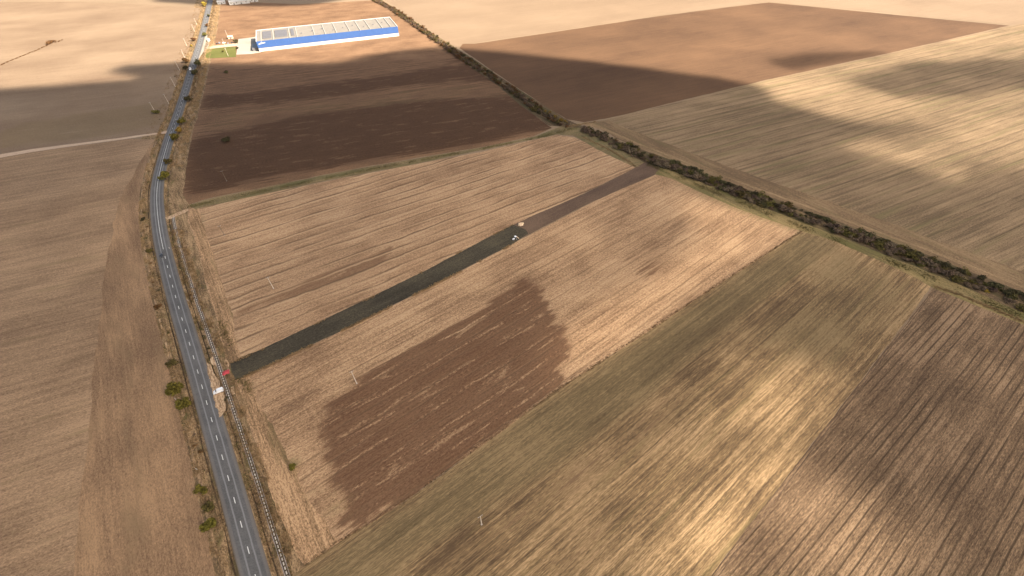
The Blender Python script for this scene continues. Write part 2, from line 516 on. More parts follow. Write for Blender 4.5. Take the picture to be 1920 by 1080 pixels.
def road_mat():
    t = NT("asphalt")
    t.bsdf.inputs["Roughness"].default_value = 0.95
    t.bsdf.inputs["Specular IOR Level"].default_value = 0.04
    a = t.attr("across")
    gr = t.noise(t.pos(), 1.6, 6, 0.75)
    bl = t.noise(t.pos(), 0.10, 4, 0.6)
    base = t.mix(t.ss(t.math('ADD', t.math('MULTIPLY', gr, 0.6), t.math('MULTIPLY', bl, 0.4)), 0.3, 0.7), lin(86, 85, 85, K), lin(117, 115, 114, K))
    # worn paler wheel tracks either side of the centre line and the rougher paved shoulder
    ab = t.math('ABSOLUTE', t.math('ADD', a, t.math('MULTIPLY', t.math('SUBTRACT', bl, 0.5), 0.5)))
    w1 = t.math('SUBTRACT', 1.0, t.ss(t.math('ABSOLUTE', t.math('SUBTRACT', ab, 1.75)), 0.1, 0.5))
    base = t.mix(t.math('MULTIPLY', w1, 0.6), base, lin(150, 148, 150, K))
    w2 = t.ss(ab, 3.3, 3.9)
    base = t.mix(t.math('MULTIPLY', w2, 0.5), base, lin(128, 120, 116, K))
    w3 = t.ss(t.math('ADD', ab, t.math('MULTIPLY', t.math('SUBTRACT', gr, 0.5), 1.0)), 4.35, 4.9)
    base = t.mix(t.math('MULTIPLY', w3, 0.6), base, lin(112, 98, 80, K))
    t.bump(gr, 0.3, 0.05)
    return t.out(base)
MAT['road'] = road_mat()
MAT['paint'] = plain("worn_white_paint", lin(216, 214, 208, 0.9), 0.8, 0.3, 0.12, 2.0)

# ------------------------------------------------------------------ the land
S_END = road_s(394, 2)
def road_edge(off, s0, s1, step=9.0):
    return [road_pt(s, off) for s in np.arange(s0, s1, step)]
SMAX = RS[-1] - 5
left_land = road_edge(-13.0, 0, SMAX, 15) + [(-9000, 9000), (-9000, -3000), (-200, -3000)]
right_land = road_edge(13.0, 0, SMAX, 15) + [(-1200, 9000), (9000, 9000), (9000, -3000), (-60, -3000)]
sheet("ground", left_land, -0.10, MAT['far'], amp=0, step=4000)
sheet("ground", right_land, -0.10, MAT['far'], amp=0, step=4000)

road = sweep("road", [(-5.2, -0.12), (-4.9, 0.02), (-3.7, 0.06), (-2.4, 0.08), (-1.2, 0.10), (0, 0.11), (1.2, 0.10), (2.4, 0.08), (3.7, 0.06), (4.9, 0.02), (5.2, -0.12)], MAT['road'])
tag(road, kind="structure")
vl = sweep("verge", [(-26, -0.06), (-20, -0.05), (-15, -0.04), (-12.6, -0.03), (-11.4, 0.25), (-10.2, 0.22), (-9.2, -0.05), (-7.6, -0.45), (-6.6, -0.75), (-5.8, -0.5), (-5.1, -0.08), (-4.8, -0.02)], MAT['verge'], wob=0.5)
vr = sweep("verge", [(4.8, -0.02), (5.2, -0.06), (6.0, -0.45), (6.8, -0.75), (7.6, -0.45), (8.6, 0.0), (9.5, 0.05), (10.6, 0.0), (12.5, -0.03), (15, -0.04), (18, -0.05), (24, -0.06)], MAT['verge'], wob=0.35)
tag(vl, kind="structure"); tag(vr, kind="structure")

MAT['bank'] = field_mat("bare_bank_earth", lin(120, 96, 73, K), lin(164, 134, 103, K), lin(194, 163, 128, K), ROADA, contrast=0.9, grain=1.0, blotch=0.12, seed=36)
MAT['furrow'] = field_mat("furrow_soil_ditch_shade", lin(58, 48, 37, K), lin(78, 64, 49, K), lin(104, 86, 64, K), ROADA, contrast=0.7, grain=0.9, seed=37)
_r = random.Random(21)
_s = 150.0
while _s < road_s(320, 250):
    L_ = _r.uniform(6, 24)
    w0, w1 = -11.25 + _r.uniform(-0.2, 0.2), -10.35 + _r.uniform(-0.4, 0.3)
    a_ = [road_pt(q, w0) for q in np.linspace(_s, _s + L_, 8)] + [road_pt(q, w1) for q in np.linspace(_s + L_, _s, 8)]
    sheet("bank", a_, 0.285, MAT['bank'], amp=0.45, step=1.0, seed=int(_s))
    _s += L_ + _r.uniform(3, 16)
tag(sweep("edge_furrow", [(-12.25, 0.02), (-12.0, 0.04), (-11.75, 0.02)], MAT['furrow'], 120, road_s(318, 258), wob=0.2), kind="structure")
tag(sweep("ditch_shade", [(-6.95, -0.66), (-6.6, -0.70), (-6.2, -0.60)], MAT['furrow'], 120, road_s(318, 258), wob=0.15), kind="structure")  # dark strip standing in for the shade inside the ditch
tag(sweep("ditch_shade", [(6.45, -0.60), (6.8, -0.70), (7.15, -0.60)], MAT['furrow'], 120, road_s(296, 415), wob=0.15), kind="structure")  # painted ditch shade, right side

# fields ----------------------------------------------------------
def verge_off(side, off, pa, pb, step=8.0):
    sa, sb = road_s(*pa), road_s(*pb)
    n = max(2, int(abs(sb - sa) / step))
    return [road_pt(s, side * off) for s in np.linspace(sa, sb, n)]

far_corner = [(-3000, 2600), (-3000, 500)]
# left of the road, below the side track
sheet("field", verge_off(-1, 11.6, (478, 1079), (316, 258)) + GS([(240, 261), (150, 273), (60, 285), (0, 295)]) + [(-1500, 120), (-700, -120), (-60, -120)],
      0.0, MAT['left'], amp=0.7, inner=8)
sheet("headland", verge_off(-1, 11.8, (478, 1079), (318, 262)) + [road_pt(s, -o) for s, o in zip(np.linspace(road_s(318, 262), road_s(478, 1079), 40), np.linspace(14, 62, 40))],
      0.012, MAT['head'], amp=2.0, seed=3)
# left of the road, beyond the side track
weed = GS([(20, 232), (300, 190), (315, 235), (200, 255), (0, 280), (-80, 290)])
sheet("field", verge_off(-1, 13.0, (322, 246), (391, 14)) + GS([(300, 10), (150, 3), (0, 4), (-200, 6)]) + [(-1500, 600)] + GS([(0, 289), (60, 279), (150, 267), (240, 255)]),
      0.0, MAT['left2'], masks={"soil": [(weed, 12, 0.75)]}, amp=0.8, inner=7, seed=5)
sheet("side_track", GS([(-160, 309), (0, 289.5), (60, 279.6), (150, 268), (240, 256.5), (300, 248), (316, 244), (324, 240), (322, 249), (312, 250.5), (300, 251), (240, 260), (150, 272), (60, 285), (0, 296), (-160, 318)]),
      0.03, MAT['track'], amp=0.35, step=2.0)

# big ploughed field right of the road with the warehouse on it
bands = [GS([(385, 178), (480, 172), (640, 153), (880, 118), (985, 116), (960, 150), (860, 150), (640, 178), (480, 195), (370, 205)]),
         GS([(352, 262), (420, 250), (560, 215), (760, 190), (1000, 178), (1040, 240), (900, 270), (700, 300), (520, 330), (350, 370), (335, 330)])]
weedy = [GS([(385, 212), (600, 190), (820, 160), (980, 155), (980, 180), (760, 195), (560, 225), (420, 250), (375, 245)])]
sheet("ploughed_field", verge_off(1, 21.0, (297, 333), (394, 4)) + GS([(560, 8), (716, 0), (742, 17), (790, 55), (835, 90), (880, 120), (930, 152), (985, 198), (1012, 224), (1035, 240), (1000, 256), (900, 276), (800, 293), (700, 310), (600, 329), (480, 354), (400, 370), (354, 383), (344, 365)]),
      0.0, MAT['plough'], masks={"soil": [(bands[0], 12, 0.9), (bands[1], 14, 0.95), (GS([(392, 126), (640, 120), (890, 100), (1040, 240), (354, 382), (336, 330)]), 16, 0.40)], "green": [(weedy[0], 10, 0.42)]}, amp=0.9, inner=5, seed=7)  # last soil mask paints deeper cloud shade into the field colour
sheet("grass_margin", GS([(352, 384), (400, 371), (480, 355), (600, 330), (700, 311), (800, 294), (900, 277), (1000, 257), (1045, 240), (1085, 232), (1108, 246), (1150, 270), (1195, 296), (1215, 305), (1190, 314), (1120, 280), (1075, 254), (1045, 252), (960, 269), (800, 303), (600, 341), (480, 367), (366, 392)]),
      0.012, MAT['margin'], amp=0.8, seed=9)
soilA = [GS([(440, 610), (480, 575), (600, 545), (740, 490), (720, 470), (640, 500), (500, 560), (450, 580)]),
         GS([(620, 520), (700, 480), (745, 455), (730, 475), (640, 525)])]
greenA = [GS([(408, 600), (420, 590), (440, 640), (430, 655), (412, 630)]), GS([(365, 395), (385, 400), (395, 470), (420, 560), (400, 560), (372, 470)])]
sheet("stubble_field", GS([(352, 392), (420, 379), (480, 367), (600, 342), (700, 323), (800, 304), (900, 285), (960, 271), (1045, 253), (1078, 258), (1120, 278), (1160, 300), (1192, 314), (1100, 360), (970, 419), (860, 476), (737, 538), (600, 604), (480, 662), (447, 678), (432, 690), (424, 660), (412, 625), (395, 560), (378, 500), (362, 440), (352, 415)]),
      0.004, MAT['stubA'], masks={"soil": [(soilA[0], 7, 0.75), (soilA[1], 4, 0.8)], "green": [(greenA[0], 5, 0.8), (greenA[1], 4, 0.5)]}, amp=0.8, inner=4, seed=11)
MAT['headstraw'] = field_mat("headland_straw", lin(112, 90, 66, K), lin(160, 127, 95, K), lin(204, 166, 127, K), ROADA, contrast=0.8, grain=0.9, streak=(0.012, 0.4), greencol=lin(112, 98, 66, K), patch_lo=0.52, patch_hi=0.75, seed=31)
sheet("headland", GS([(354, 394), (374, 390), (388, 440), (405, 500), (424, 560), (446, 640), (452, 672), (432, 688), (424, 660), (412, 625), (395, 560), (378, 500), (363, 440), (355, 415)]), 0.010, MAT['headstraw'], amp=1.8, seed=41)
sheet("headland", GS([(442, 714), (468, 703), (490, 760), (520, 820), (560, 880), (588, 940), (625, 1000), (640, 1012), (571, 1060), (549, 1020), (521, 940), (491, 860), (463, 780), (446, 735)]), 0.010, MAT['headstraw'], amp=2.2, seed=42)
# the worked strip
sheet("worked_strip", GS([(432, 681), (466, 664), (480, 660), (600, 603), (737, 537), (860, 475), (962, 421), (985, 430), (990, 438), (963, 456), (802, 540), (640, 620), (480, 696), (443, 712), (436, 702)]),
      0.03, MAT['strip'], amp=0.6, step=1.6, seed=13, inner=0)
sheet("ploughed_strip", GS([(958, 424), (1000, 404), (1100, 361), (1194, 313), (1212, 302), (1240, 312), (1226, 328), (1110, 378), (1007, 431), (968, 452)]),
      0.018, MAT['strip2'], amp=0.7, step=2.0, seed=14)
# lower stubble with the turned patch
patch = GS([(585, 800), (600, 765), (665, 722), (740, 682), (850, 622), (985, 520), (1012, 540), (1025, 590), (1055, 625), (1072, 648), (1040, 690), (1062, 715), (1010, 745), (900, 832), (760, 928), (655, 975), (640, 930), (610, 875), (596, 830)])
def passes(poly, a, width, jit, seed):
    """outline of tilled ground made of parallel passes that stop at uneven places"""
    ca, sa = math.cos(a), math.sin(a)
    q = [(x * ca + y * sa, -x * sa + y * ca) for x, y in poly]
    r = random.Random(seed)
    lo = min(p[1] for p in q); hi = max(p[1] for p in q)
    n = max(2, int((hi - lo) / width))
    left, right = [], []
    for i in range(n):
        v0 = lo + (hi - lo) * i / n; v1 = lo + (hi - lo) * (i + 1) / n; vm = (v0 + v1) / 2
        us = []
        for k in range(len(q)):
            (u0, w0), (u1, w1) = q[k], q[(k + 1) % len(q)]
            if (w0 > vm) != (w1 > vm): us.append(u0 + (u1 - u0) * (vm - w0) / (w1 - w0))
        if len(us) < 2: continue
        ul, ur = min(us) + r.uniform(-jit, jit), max(us) + r.uniform(-jit, jit)
        left += [(ul, v0), (ul, v1)]; right += [(ur, v0), (ur, v1)]
    out = left + right[::-1]
    return [(u * ca - v * sa, u * sa + v * ca) for u, v in out]
patch = passes(GS([(592, 800), (604, 766), (665, 719), (740, 678), (850, 618), (985, 517), (1015, 540), (1030, 590), (1060, 625), (1074, 648), (1045, 690), (1064, 715), (1010, 747), (900, 834), (760, 930), (652, 980), (640, 930), (614, 875), (600, 835)]), ROWA, 3.6, 2.6, 4)
soilB = [(patch, 3.6, 1.0), (GS([(1190, 500), (1230, 475), (1280, 490), (1250, 520), (1200, 530)]), 12, 0.55), (GS([(980, 470), (1030, 450), (1040, 465), (990, 490)]), 10, 0.5),
         (GS([(640, 1000), (760, 930), (900, 835), (1010, 748), (1020, 756), (900, 850), (760, 945), (650, 1012)]), 3, 0.55)]
greenB = [(GS([(540, 860), (556, 860), (560, 882), (545, 885)]), 3, 0.9), (GS([(585, 920), (640, 900), (660, 960), (600, 985)]), 6, 0.55), (GS([(445, 715), (470, 705), (475, 740), (450, 760)]), 4, 0.75),
          (GS([(1235, 330), (1330, 365), (1420, 400), (1520, 435), (1500, 440), (1400, 408), (1320, 375)]), 4, 0.6)]
sheet("stubble_field", GS([(441, 713), (480, 697), (640, 621), (802, 541), (963, 457), (1110, 379), (1228, 328), (1262, 333), (1320, 362), (1400, 395), (1505, 432), (1375, 516), (1200, 631), (1040, 735), (900, 838), (760, 940), (640, 1014), (570, 1062), (548, 1020), (520, 940), (490, 860), (462, 780), (445, 735)]),
      0.004, MAT['stubB'], masks={"soil": soilB, "green": greenB}, amp=0.8, inner=2.6, seed=15, along=ROWA)
# greenish band and striped stubble below it: one field, its upper right tint darkened to paint in shade
band = GS([(540, 1085), (640, 1012), (760, 938), (900, 836), (1040, 733), (1200, 629), (1375, 514), (1510, 430), (1575, 455), (1480, 530), (1330, 655), (1180, 782), (1000, 915), (840, 1020), (720, 1092), (600, 1160)])
olive = GS([(1560, 450), (1745, 540), (1690, 625), (1600, 735), (1500, 690), (1380, 650), (1290, 700), (1330, 640), (1450, 545)])  # dark cloud shade painted in through the green mask
bare = [GS([(760, 1080), (900, 985), (1050, 880), (1180, 800), (1330, 690), (1300, 760), (1150, 880), (1000, 990), (860, 1090)]), GS([(1000, 1080), (1100, 990), (1180, 910), (1200, 930), (1120, 1030), (1060, 1090)])]
sheet("striped_field", GS([(560, 1068), (640, 1014), (760, 940), (900, 838), (1040, 735), (1200, 631), (1375, 516), (1506, 432), (1562, 450), (1640, 480), (1700, 508), (1748, 536), (1640, 680), (1500, 862), (1330, 1082), (1210, 1240), (900, 1400), (520, 1400), (480, 1150)]),
      0.0, MAT['striped'], masks={"green": [(band, 9, 0.85), (olive, 28, 0.62)], "soil": [(bare[0], 14, 0.5), (bare[1], 14, 0.5)]}, amp=0.8, inner=6, seed=18)
MAT['rut'] = field_mat("wheel_rut_soil", lin(70, 56, 45, K), lin(88, 71, 57, K), lin(112, 92, 74, K), ROWA, contrast=0.6, grain=0.9, seed=33)
for d_ in (0.0, 9.0):
    w_ = 2.6
    sheet("wheel_rut", GS([(1752 + d_ * 0.5, 540), (1640 + d_ * 0.8, 682), (1500 + d_, 862), (1330 + d_ * 1.3, 1084), (1330 + d_ * 1.3 + w_, 1084), (1500 + d_ + w_ * 0.85, 862), (1640 + d_ * 0.8 + w_ * 0.65, 682), (1752 + d_ * 0.5 + w_ * 0.5, 540)]), 0.016, MAT['rut'], amp=0.35, step=1.5, seed=50 + int(d_))
sheet("tilled_field", GS([(1330, 1084), (1500, 864), (1640, 682), (1752, 538), (1800, 556), (1860, 580), (1920, 606), (2100, 690), (2500, 900), (2400, 1500), (1200, 1500), (1210, 1240)]),
      0.004, MAT['right'], amp=0.7, seed=19)
# margin along the hedge, near side and far side
sheet("hedge_margin", GS([(1210, 302), (1262, 318), (1320, 340), (1400, 372), (1500, 412), (1600, 450), (1700, 490), (1800, 530), (1920, 585), (2200, 720), (2200, 760), (2000, 655), (1920, 610), (1860, 584), (1800, 560), (1752, 541), (1700, 512), (1640, 484), (1560, 450), (1505, 434), (1400, 398), (1320, 364), (1262, 336), (1228, 326)]),
      0.016, MAT['grass'], amp=1.0, seed=20)
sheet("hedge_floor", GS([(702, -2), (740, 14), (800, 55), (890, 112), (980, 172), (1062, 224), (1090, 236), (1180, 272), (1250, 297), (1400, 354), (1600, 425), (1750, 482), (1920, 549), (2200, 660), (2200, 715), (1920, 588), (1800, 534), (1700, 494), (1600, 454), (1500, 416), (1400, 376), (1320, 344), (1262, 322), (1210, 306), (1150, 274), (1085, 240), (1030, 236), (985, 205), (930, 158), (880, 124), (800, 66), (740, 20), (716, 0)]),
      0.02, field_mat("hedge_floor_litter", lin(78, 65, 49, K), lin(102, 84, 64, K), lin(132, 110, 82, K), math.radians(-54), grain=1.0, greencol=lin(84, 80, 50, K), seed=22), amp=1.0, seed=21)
# upper right
sheet("pale_field", GS([(1108, 230), (1145, 222), (1440, 150), (1700, 93), (1890, 50), (1960, 36)]) + [(1500, 900), (1500, 250)] + GS([(2200, 662), (1920, 551), (1750, 484), (1600, 427), (1400, 356), (1250, 299), (1160, 262)]),
      0.0, MAT['upper'], amp=0.8, inner=0, seed=23)
MAT['hmargin'] = field_mat("hedge_headland_stubble", lin(98, 80, 61, K), lin(126, 103, 78, K), lin(156, 130, 99, K), math.radians(-54), contrast=0.6, grain=0.8, streak=(0.01, 0.25), greencol=lin(116, 104, 72, K), patch_lo=0.5, patch_hi=0.75, seed=34)
sheet("headland", GS([(1108, 232), (1140, 226), (1190, 247), (1300, 288), (1420, 332), (1560, 380), (1700, 430), (1920, 512), (2100, 590), (2200, 662), (1920, 551), (1750, 484), (1600, 427), (1400, 356), (1250, 299), (1160, 262)]), 0.012, MAT['hmargin'], amp=2.5, seed=44)
sheet("hedge_track", GS([(1092, 231), (1112, 231), (1140, 243), (1200, 269), (1300, 307), (1400, 345), (1500, 381), (1600, 416), (1700, 452), (1800, 489), (1920, 537), (1920, 541), (1800, 493), (1700, 456), (1600, 419.5), (1500, 384.5), (1400, 348), (1300, 310), (1200, 272), (1130, 243), (1100, 236)]),
      0.025, field_mat("grassy_track", lin(112, 92, 68, K), lin(142, 117, 88, K), lin(172, 144, 110, K), math.radians(-54), contrast=0.6, grain=0.9, seed=35), amp=0.7, seed=24)
sheet("brown_field", GS([(1096, 229), (1064, 224), (1033, 206), (980, 171), (930, 137), (888, 108), (862, 90), (868, 82), (890, 82), (1033, 61), (1230, 31), (1410, 8), (1442, 4.5), (1650, 25), (1892, 48), (1700, 92), (1440, 149), (1143, 221)]),
      0.004, MAT['brown'], amp=0.9, seed=25)
sheet("far_field", GS([(716, -3), (745, 12), (800, 53), (858, 90), (868, 80), (890, 80), (1033, 59.5), (1230, 29.5), (1410, 6.5), (1443, 3), (1650, 23), (1895, 46)]) + [(3000, 1100), (3000, 3000), (-900, 3000)],
      -0.02, field_mat("far_pale_soil", lin(126, 106, 86, K), lin(140, 118, 96, K), lin(152, 130, 107, K), math.radians(25), contrast=0.35, grain=0.3, blotch=0.004, seed=27), amp=0.9, seed=26)

# bare dirt lay-by beside the road, field entrance
sheet("lay_by", GS([(387, 681), (396, 684), (403, 700), (409, 708), (415, 725), (423, 745), (424, 768), (416, 780), (412, 782), (405, 760), (399, 730), (392, 703)]), 0.13, MAT['dirt'], amp=1.3, step=1.2)
sheet("field_entrance", GS([(309, 408), (320, 404), (335, 397), (352, 391), (354, 394), (345, 400), (330, 405), (322, 410), (312, 412)]), 0.09, MAT['dirt'], amp=0.6, step=1.5)

# road markings ----------------------------------------------------
def marking(s, length, width=0.22):
    k = max(1, int(length / 3))
    vs = []
    for j in range(k + 1):
        q = s + length * j / k
        for o in (-width / 2, width / 2):
            x, y = road_pt(q, o)
            vs.append((x, y, 0.125))
    me = bpy.data.meshes.new("dash")
    me.from_pydata(vs, [], [(2 * j, 2 * j + 1, 2 * j + 3, 2 * j + 2) for j in range(k)])
    me.materials.append(MAT['paint'])
    me.update()
    if me.polygons[0].normal.z < 0: me.flip_normals()
    return link(bpy.data.objects.new("dash", me), road)
s_a = road_s(464.5, 1027.5); s_b = road_s(306, 469); s_c = road_s(320.5, 249); s_d = road_s(394, 2)
s = s_a - 12.0 * 3
s_list = []
while s < s_b:
    marking(s - 1.6, 3.2, 0.30); s += 12.0
ln = marking(s_b + 2, s_c - s_b, 0.26); ln.name = "centre_line"
s = s_c + 8
while s < s_d:
    marking(s, 3.2, 0.28); s += 12.0

# ------------------------------------------------------------------ cloud cover (above the camera, out of frame)
CLOUD_Z = 560.0
def cloud_mat():
    t = NT("cloud_vapour")
    a = t.attr("cover")
    dif = t.n.new("ShaderNodeBsdfDiffuse"); dif.inputs[0].default_value = (0.9, 0.9, 0.9, 1)
    trl = t.n.new("ShaderNodeBsdfTranslucent"); trl.inputs[0].default_value = (0.80, 0.80, 0.80, 1)
    tr = t.n.new("ShaderNodeBsdfTransparent")
    m1 = t.n.new("ShaderNodeMixShader"); m1.inputs[0].default_value = 0.62
    t.l.new(dif.outputs[0], m1.inputs[1]); t.l.new(trl.outputs[0], m1.inputs[2])
    m2 = t.n.new("ShaderNodeMixShader")
    t.l.new(a, m2.inputs[0]); t.l.new(tr.outputs[0], m2.inputs[1]); t.l.new(m1.outputs[0], m2.inputs[2])
    t.l.new(m2.outputs[0], t.n["Material Output"].inputs[0])
    return t.mat
CLOUDM = cloud_mat()
def make_cloud(D, x0, y0, sp, label, thick=70.0):
    ny, nx = D.shape
    gx = x0 + np.arange(nx) * sp; gy = y0 + np.arange(ny) * sp
    X, Y = np.meshgrid(gx, gy)
    on = D > 0.02
    cell = on[:-1, :-1] | on[1:, :-1] | on[:-1, 1:] | on[1:, 1:]
    use = np.zeros_like(on)
    for a in (0, 1):
        for b in (0, 1):
            use[a:ny - 1 + a, b:nx - 1 + b] |= cell
    th = np.where(on, D, 0) ** 0.7
    lump = 0.45 + 0.9 * fbm(X / 60.0, Y / 60.0, 40, 4)
    zt = CLOUD_Z + 4 + thick * th * lump
    zb = CLOUD_Z + 4 - 14 * th * (0.4 + fbm(X / 45.0, Y / 45.0, 50, 3))
    cov = 1 - np.sqrt(np.clip(1 - D * 0.985, 0, 1))
    it = -np.ones(D.shape, int); ib = it.copy()
    vs = []; cv = []
    for j, i in zip(*np.where(use)):
        kx, ky = SDIR.x / SDIR.z, SDIR.y / SDIR.z      # billows sheared along the sunlight so their shadows keep the traced outline
        it[j, i] = len(vs); vs.append((X[j, i] + kx * zt[j, i], Y[j, i] + ky * zt[j, i], zt[j, i])); cv.append(cov[j, i])
        if on[j, i]:
            ib[j, i] = len(vs); vs.append((X[j, i] + kx * zb[j, i], Y[j, i] + ky * zb[j, i], zb[j, i])); cv.append(cov[j, i])
        else:
            ib[j, i] = it[j, i]
    fs = []
    for j, i in zip(*np.where(cell)):
        q = [(j, i), (j, i + 1), (j + 1, i + 1), (j + 1, i)]
        fs.append(tuple(it[p] for p in q))
        fs.append(tuple(ib[p] for p in reversed(q)))
    me = bpy.data.meshes.new("cloud")
    me.from_pydata(vs, [], fs)
    at = me.attributes.new("cover", 'FLOAT', 'POINT')
    at.data.foreach_set("value", np.array(cv, np.float32))
    me.materials.append(CLOUDM)
    me.polygons.foreach_set("use_smooth", [True] * len(me.polygons))
    me.update()
    o = link(bpy.data.objects.new("cloud", me))
    tag(o, label=label, kind="structure")
    return o

def cover(px_poly, X, Y, soft, rag, seed, extra=None):
    pl = GS(px_poly) if extra is None else GS(px_poly) + extra
    d = sdf(pl, X, Y)
    d = d + (fbm(X / 55.0, Y / 55.0, seed, 4) - 0.5) * 2 * rag
    return smooth(-soft, soft, d)

# main deck: its shadow lies over the whole foreground
sp = 10.0
x0, y0 = -1150.0, -260.0
gx = x0 + np.arange(int(2300 / sp)) * sp; gy = y0 + np.arange(int(1250 / sp)) * sp
X, Y = np.meshgrid(gx, gy)
main_px = [(0, 166), (110, 159), (200, 153), (243, 150), (254, 143), (216, 135), (216, 129), (240, 122), (330, 117), (480, 118), (560, 119), (640, 115), (680, 104),
           (760, 93), (830, 88), (890, 92), (1033, 106), (1200, 126), (1350, 144), (1412, 158), (1445, 172), (1460, 192), (1560, 217), (1640, 232), (1725, 239),
           (1660, 256), (1600, 275), (1690, 300), (1780, 322), (1920, 300)]
main_extra = [(1100, 420), (1100, -230), (-1100, -230), (-1100, 560)]
D = cover(main_px, X, Y, 13 + 24 * smooth(290, 430, X), 5 + 9 * smooth(290, 430, X), 60, main_extra)
edge = np.minimum.reduce([X - x0 - 20, x0 + 2280 - X, Y - y0 - 20, y0 + 1230 - Y])
D = D * smooth(0, 60, edge)
def thin(px_poly, soft, rag, amt, seed):
    global D
    D = D * (1 - amt * cover(px_poly, X, Y, soft, rag, seed))
thick_a = cover([(1250, 590), (1420, 520), (1700, 515), (1900, 600), (1930, 960), (1700, 990), (1570, 900), (1520, 830), (1600, 735), (1460, 682), (1380, 690), (1240, 770), (1130, 820), (1180, 700)], X, Y, 22, 10, 72)
thick_b = cover([(325, 115), (480, 116), (640, 112), (760, 91), (890, 90), (1033, 104), (1200, 124), (1415, 158), (1140, 225), (1045, 245), (600, 330), (345, 385)], X, Y, 14, 6, 73)
D = D * (0.955 - 0.05 * smooth(0.45, 0.75, fbm(X / 130.0, Y / 130.0, 71, 3)))
D = np.maximum(D, np.minimum(1.0, cover(main_px, X, Y, 13 + 24 * smooth(290, 430, X), 5 + 9 * smooth(290, 430, X), 60, main_extra)) * np.maximum(thick_a, thick_b) * 0.995)
thin([(1270, 370), (1400, 388), (1510, 432), (1440, 480), (1330, 530), (1150, 650), (1040, 700), (1050, 640), (1200, 540), (1310, 440)], 16, 8, 0.30, 61)
thin([(1350, 730), (1400, 690), (1460, 684), (1545, 705), (1575, 740), (1520, 830), (1460, 850), (1400, 800), (1330, 790)], 15, 6, 0.34, 62)
thin([(1440, 872), (1560, 906), (1640, 950), (1700, 1000), (1670, 1110), (1240, 1120), (1270, 1010), (1340, 930)], 13, 6, 0.55, 68)
thin([(1180, 900), (1260, 850), (1450, 840), (1440, 880), (1300, 990), (1190, 1010)], 16, 6, 0.22, 69)
thin([(1560, 262), (1640, 255), (1780, 330), (1640, 320)], 20, 8, 0.15, 63)
make_cloud(D, x0, y0, sp, "broad grey cloud deck over the near fields")
def small_cloud(px, soft, rag, amt, seed, label, sp=9.0):
    g = np.array(GS(px))
    lo = g.min(0) - 60; hi = g.max(0) + 60
    xx = lo[0] + np.arange(int((hi[0] - lo[0]) / sp)) * sp; yy = lo[1] + np.arange(int((hi[1] - lo[1]) / sp)) * sp
    A, B = np.meshgrid(xx, yy)
    d = cover(px, A, B, soft, rag, seed) * amt
    e = np.minimum.reduce([A - lo[0], hi[0] - A, B - lo[1], hi[1] - B])
    make_cloud(d * smooth(5, 30, e), lo[0], lo[1], sp, label, thick=45.0)
small_cloud([(1590, 150), (1640, 130), (1700, 120), (1800, 112), (1920, 108), (2020, 106), (2020, 165), (1920, 168), (1800, 184), (1690, 182), (1640, 166)], 18, 12, 0.85, 64, "small ragged cloud over the pale field")
small_cloud([(1440, 110), (1500, 99), (1640, 95), (1662, 100), (1620, 108), (1560, 119), (1490, 131), (1450, 122)], 14, 6, 0.7, 65, "wisp of cloud over the red brown field")
small_cloud([(1480, 185), (1620, 140), (1760, 100), (1920, 60), (2040, 60), (2040, 330), (1900, 320), (1760, 340), (1640, 280), (1560, 230)], 40, 15, 0.26, 67, "added thin veil of cloud dimming the sun on the pale stubble field")  # unseen veil, added only to dim the sunlit field
small_cloud([(290, 3), (380, 9), (450, 12), (520, 12), (580, 9), (650, -2), (700, -20), (250, -20)], 12, 8, 0.95, 66, "distant cloud beyond the warehouse")

# ------------------------------------------------------------------ vegetation
def leaf_mat(name, d, l, tr=0.25):
    t = NT(name)
    oi = t.n.new("ShaderNodeObjectInfo").outputs["Random"]
    n = t.noise(t.pos(), 0.9, 3, 0.6)
    c = t.mix(t.ss(n, 0.3, 0.7), d, l)
    hsv = t.n.new("ShaderNodeHueSaturation")
    t.l.new(c, hsv.inputs["Color"])
    t.l.new(t.math('ADD', 0.75, t.math('MULTIPLY', oi, 0.5)), hsv.inputs["Value"])
    t.l.new(t.math('ADD', 0.485, t.math('MULTIPLY', oi, 0.03)), hsv.inputs["Hue"])
    return t.out(hsv.outputs[0])
LEAF = {
    'green': leaf_mat("green_leaves", lin(66, 60, 24), lin(108, 97, 42)),
    'olive': leaf_mat("olive_leaves", lin(66, 60, 32), lin(102, 92, 50)),
    'dark': leaf_mat("dark_leaves", lin(50, 48, 31), lin(82, 76, 50)),
    'purple': leaf_mat("bare_twigs", lin(80, 67, 55), lin(116, 98, 80)),
    'brown': leaf_mat("brown_leaves", lin(74, 54, 32), lin(114, 84, 50)),
    'yellow': leaf_mat("yellow_leaves", lin(108, 90, 38), lin(150, 124, 54)),
}
BARK = plain("bark", lin(92, 78, 66), 0.95, 0.1, 0.25, 2.0)

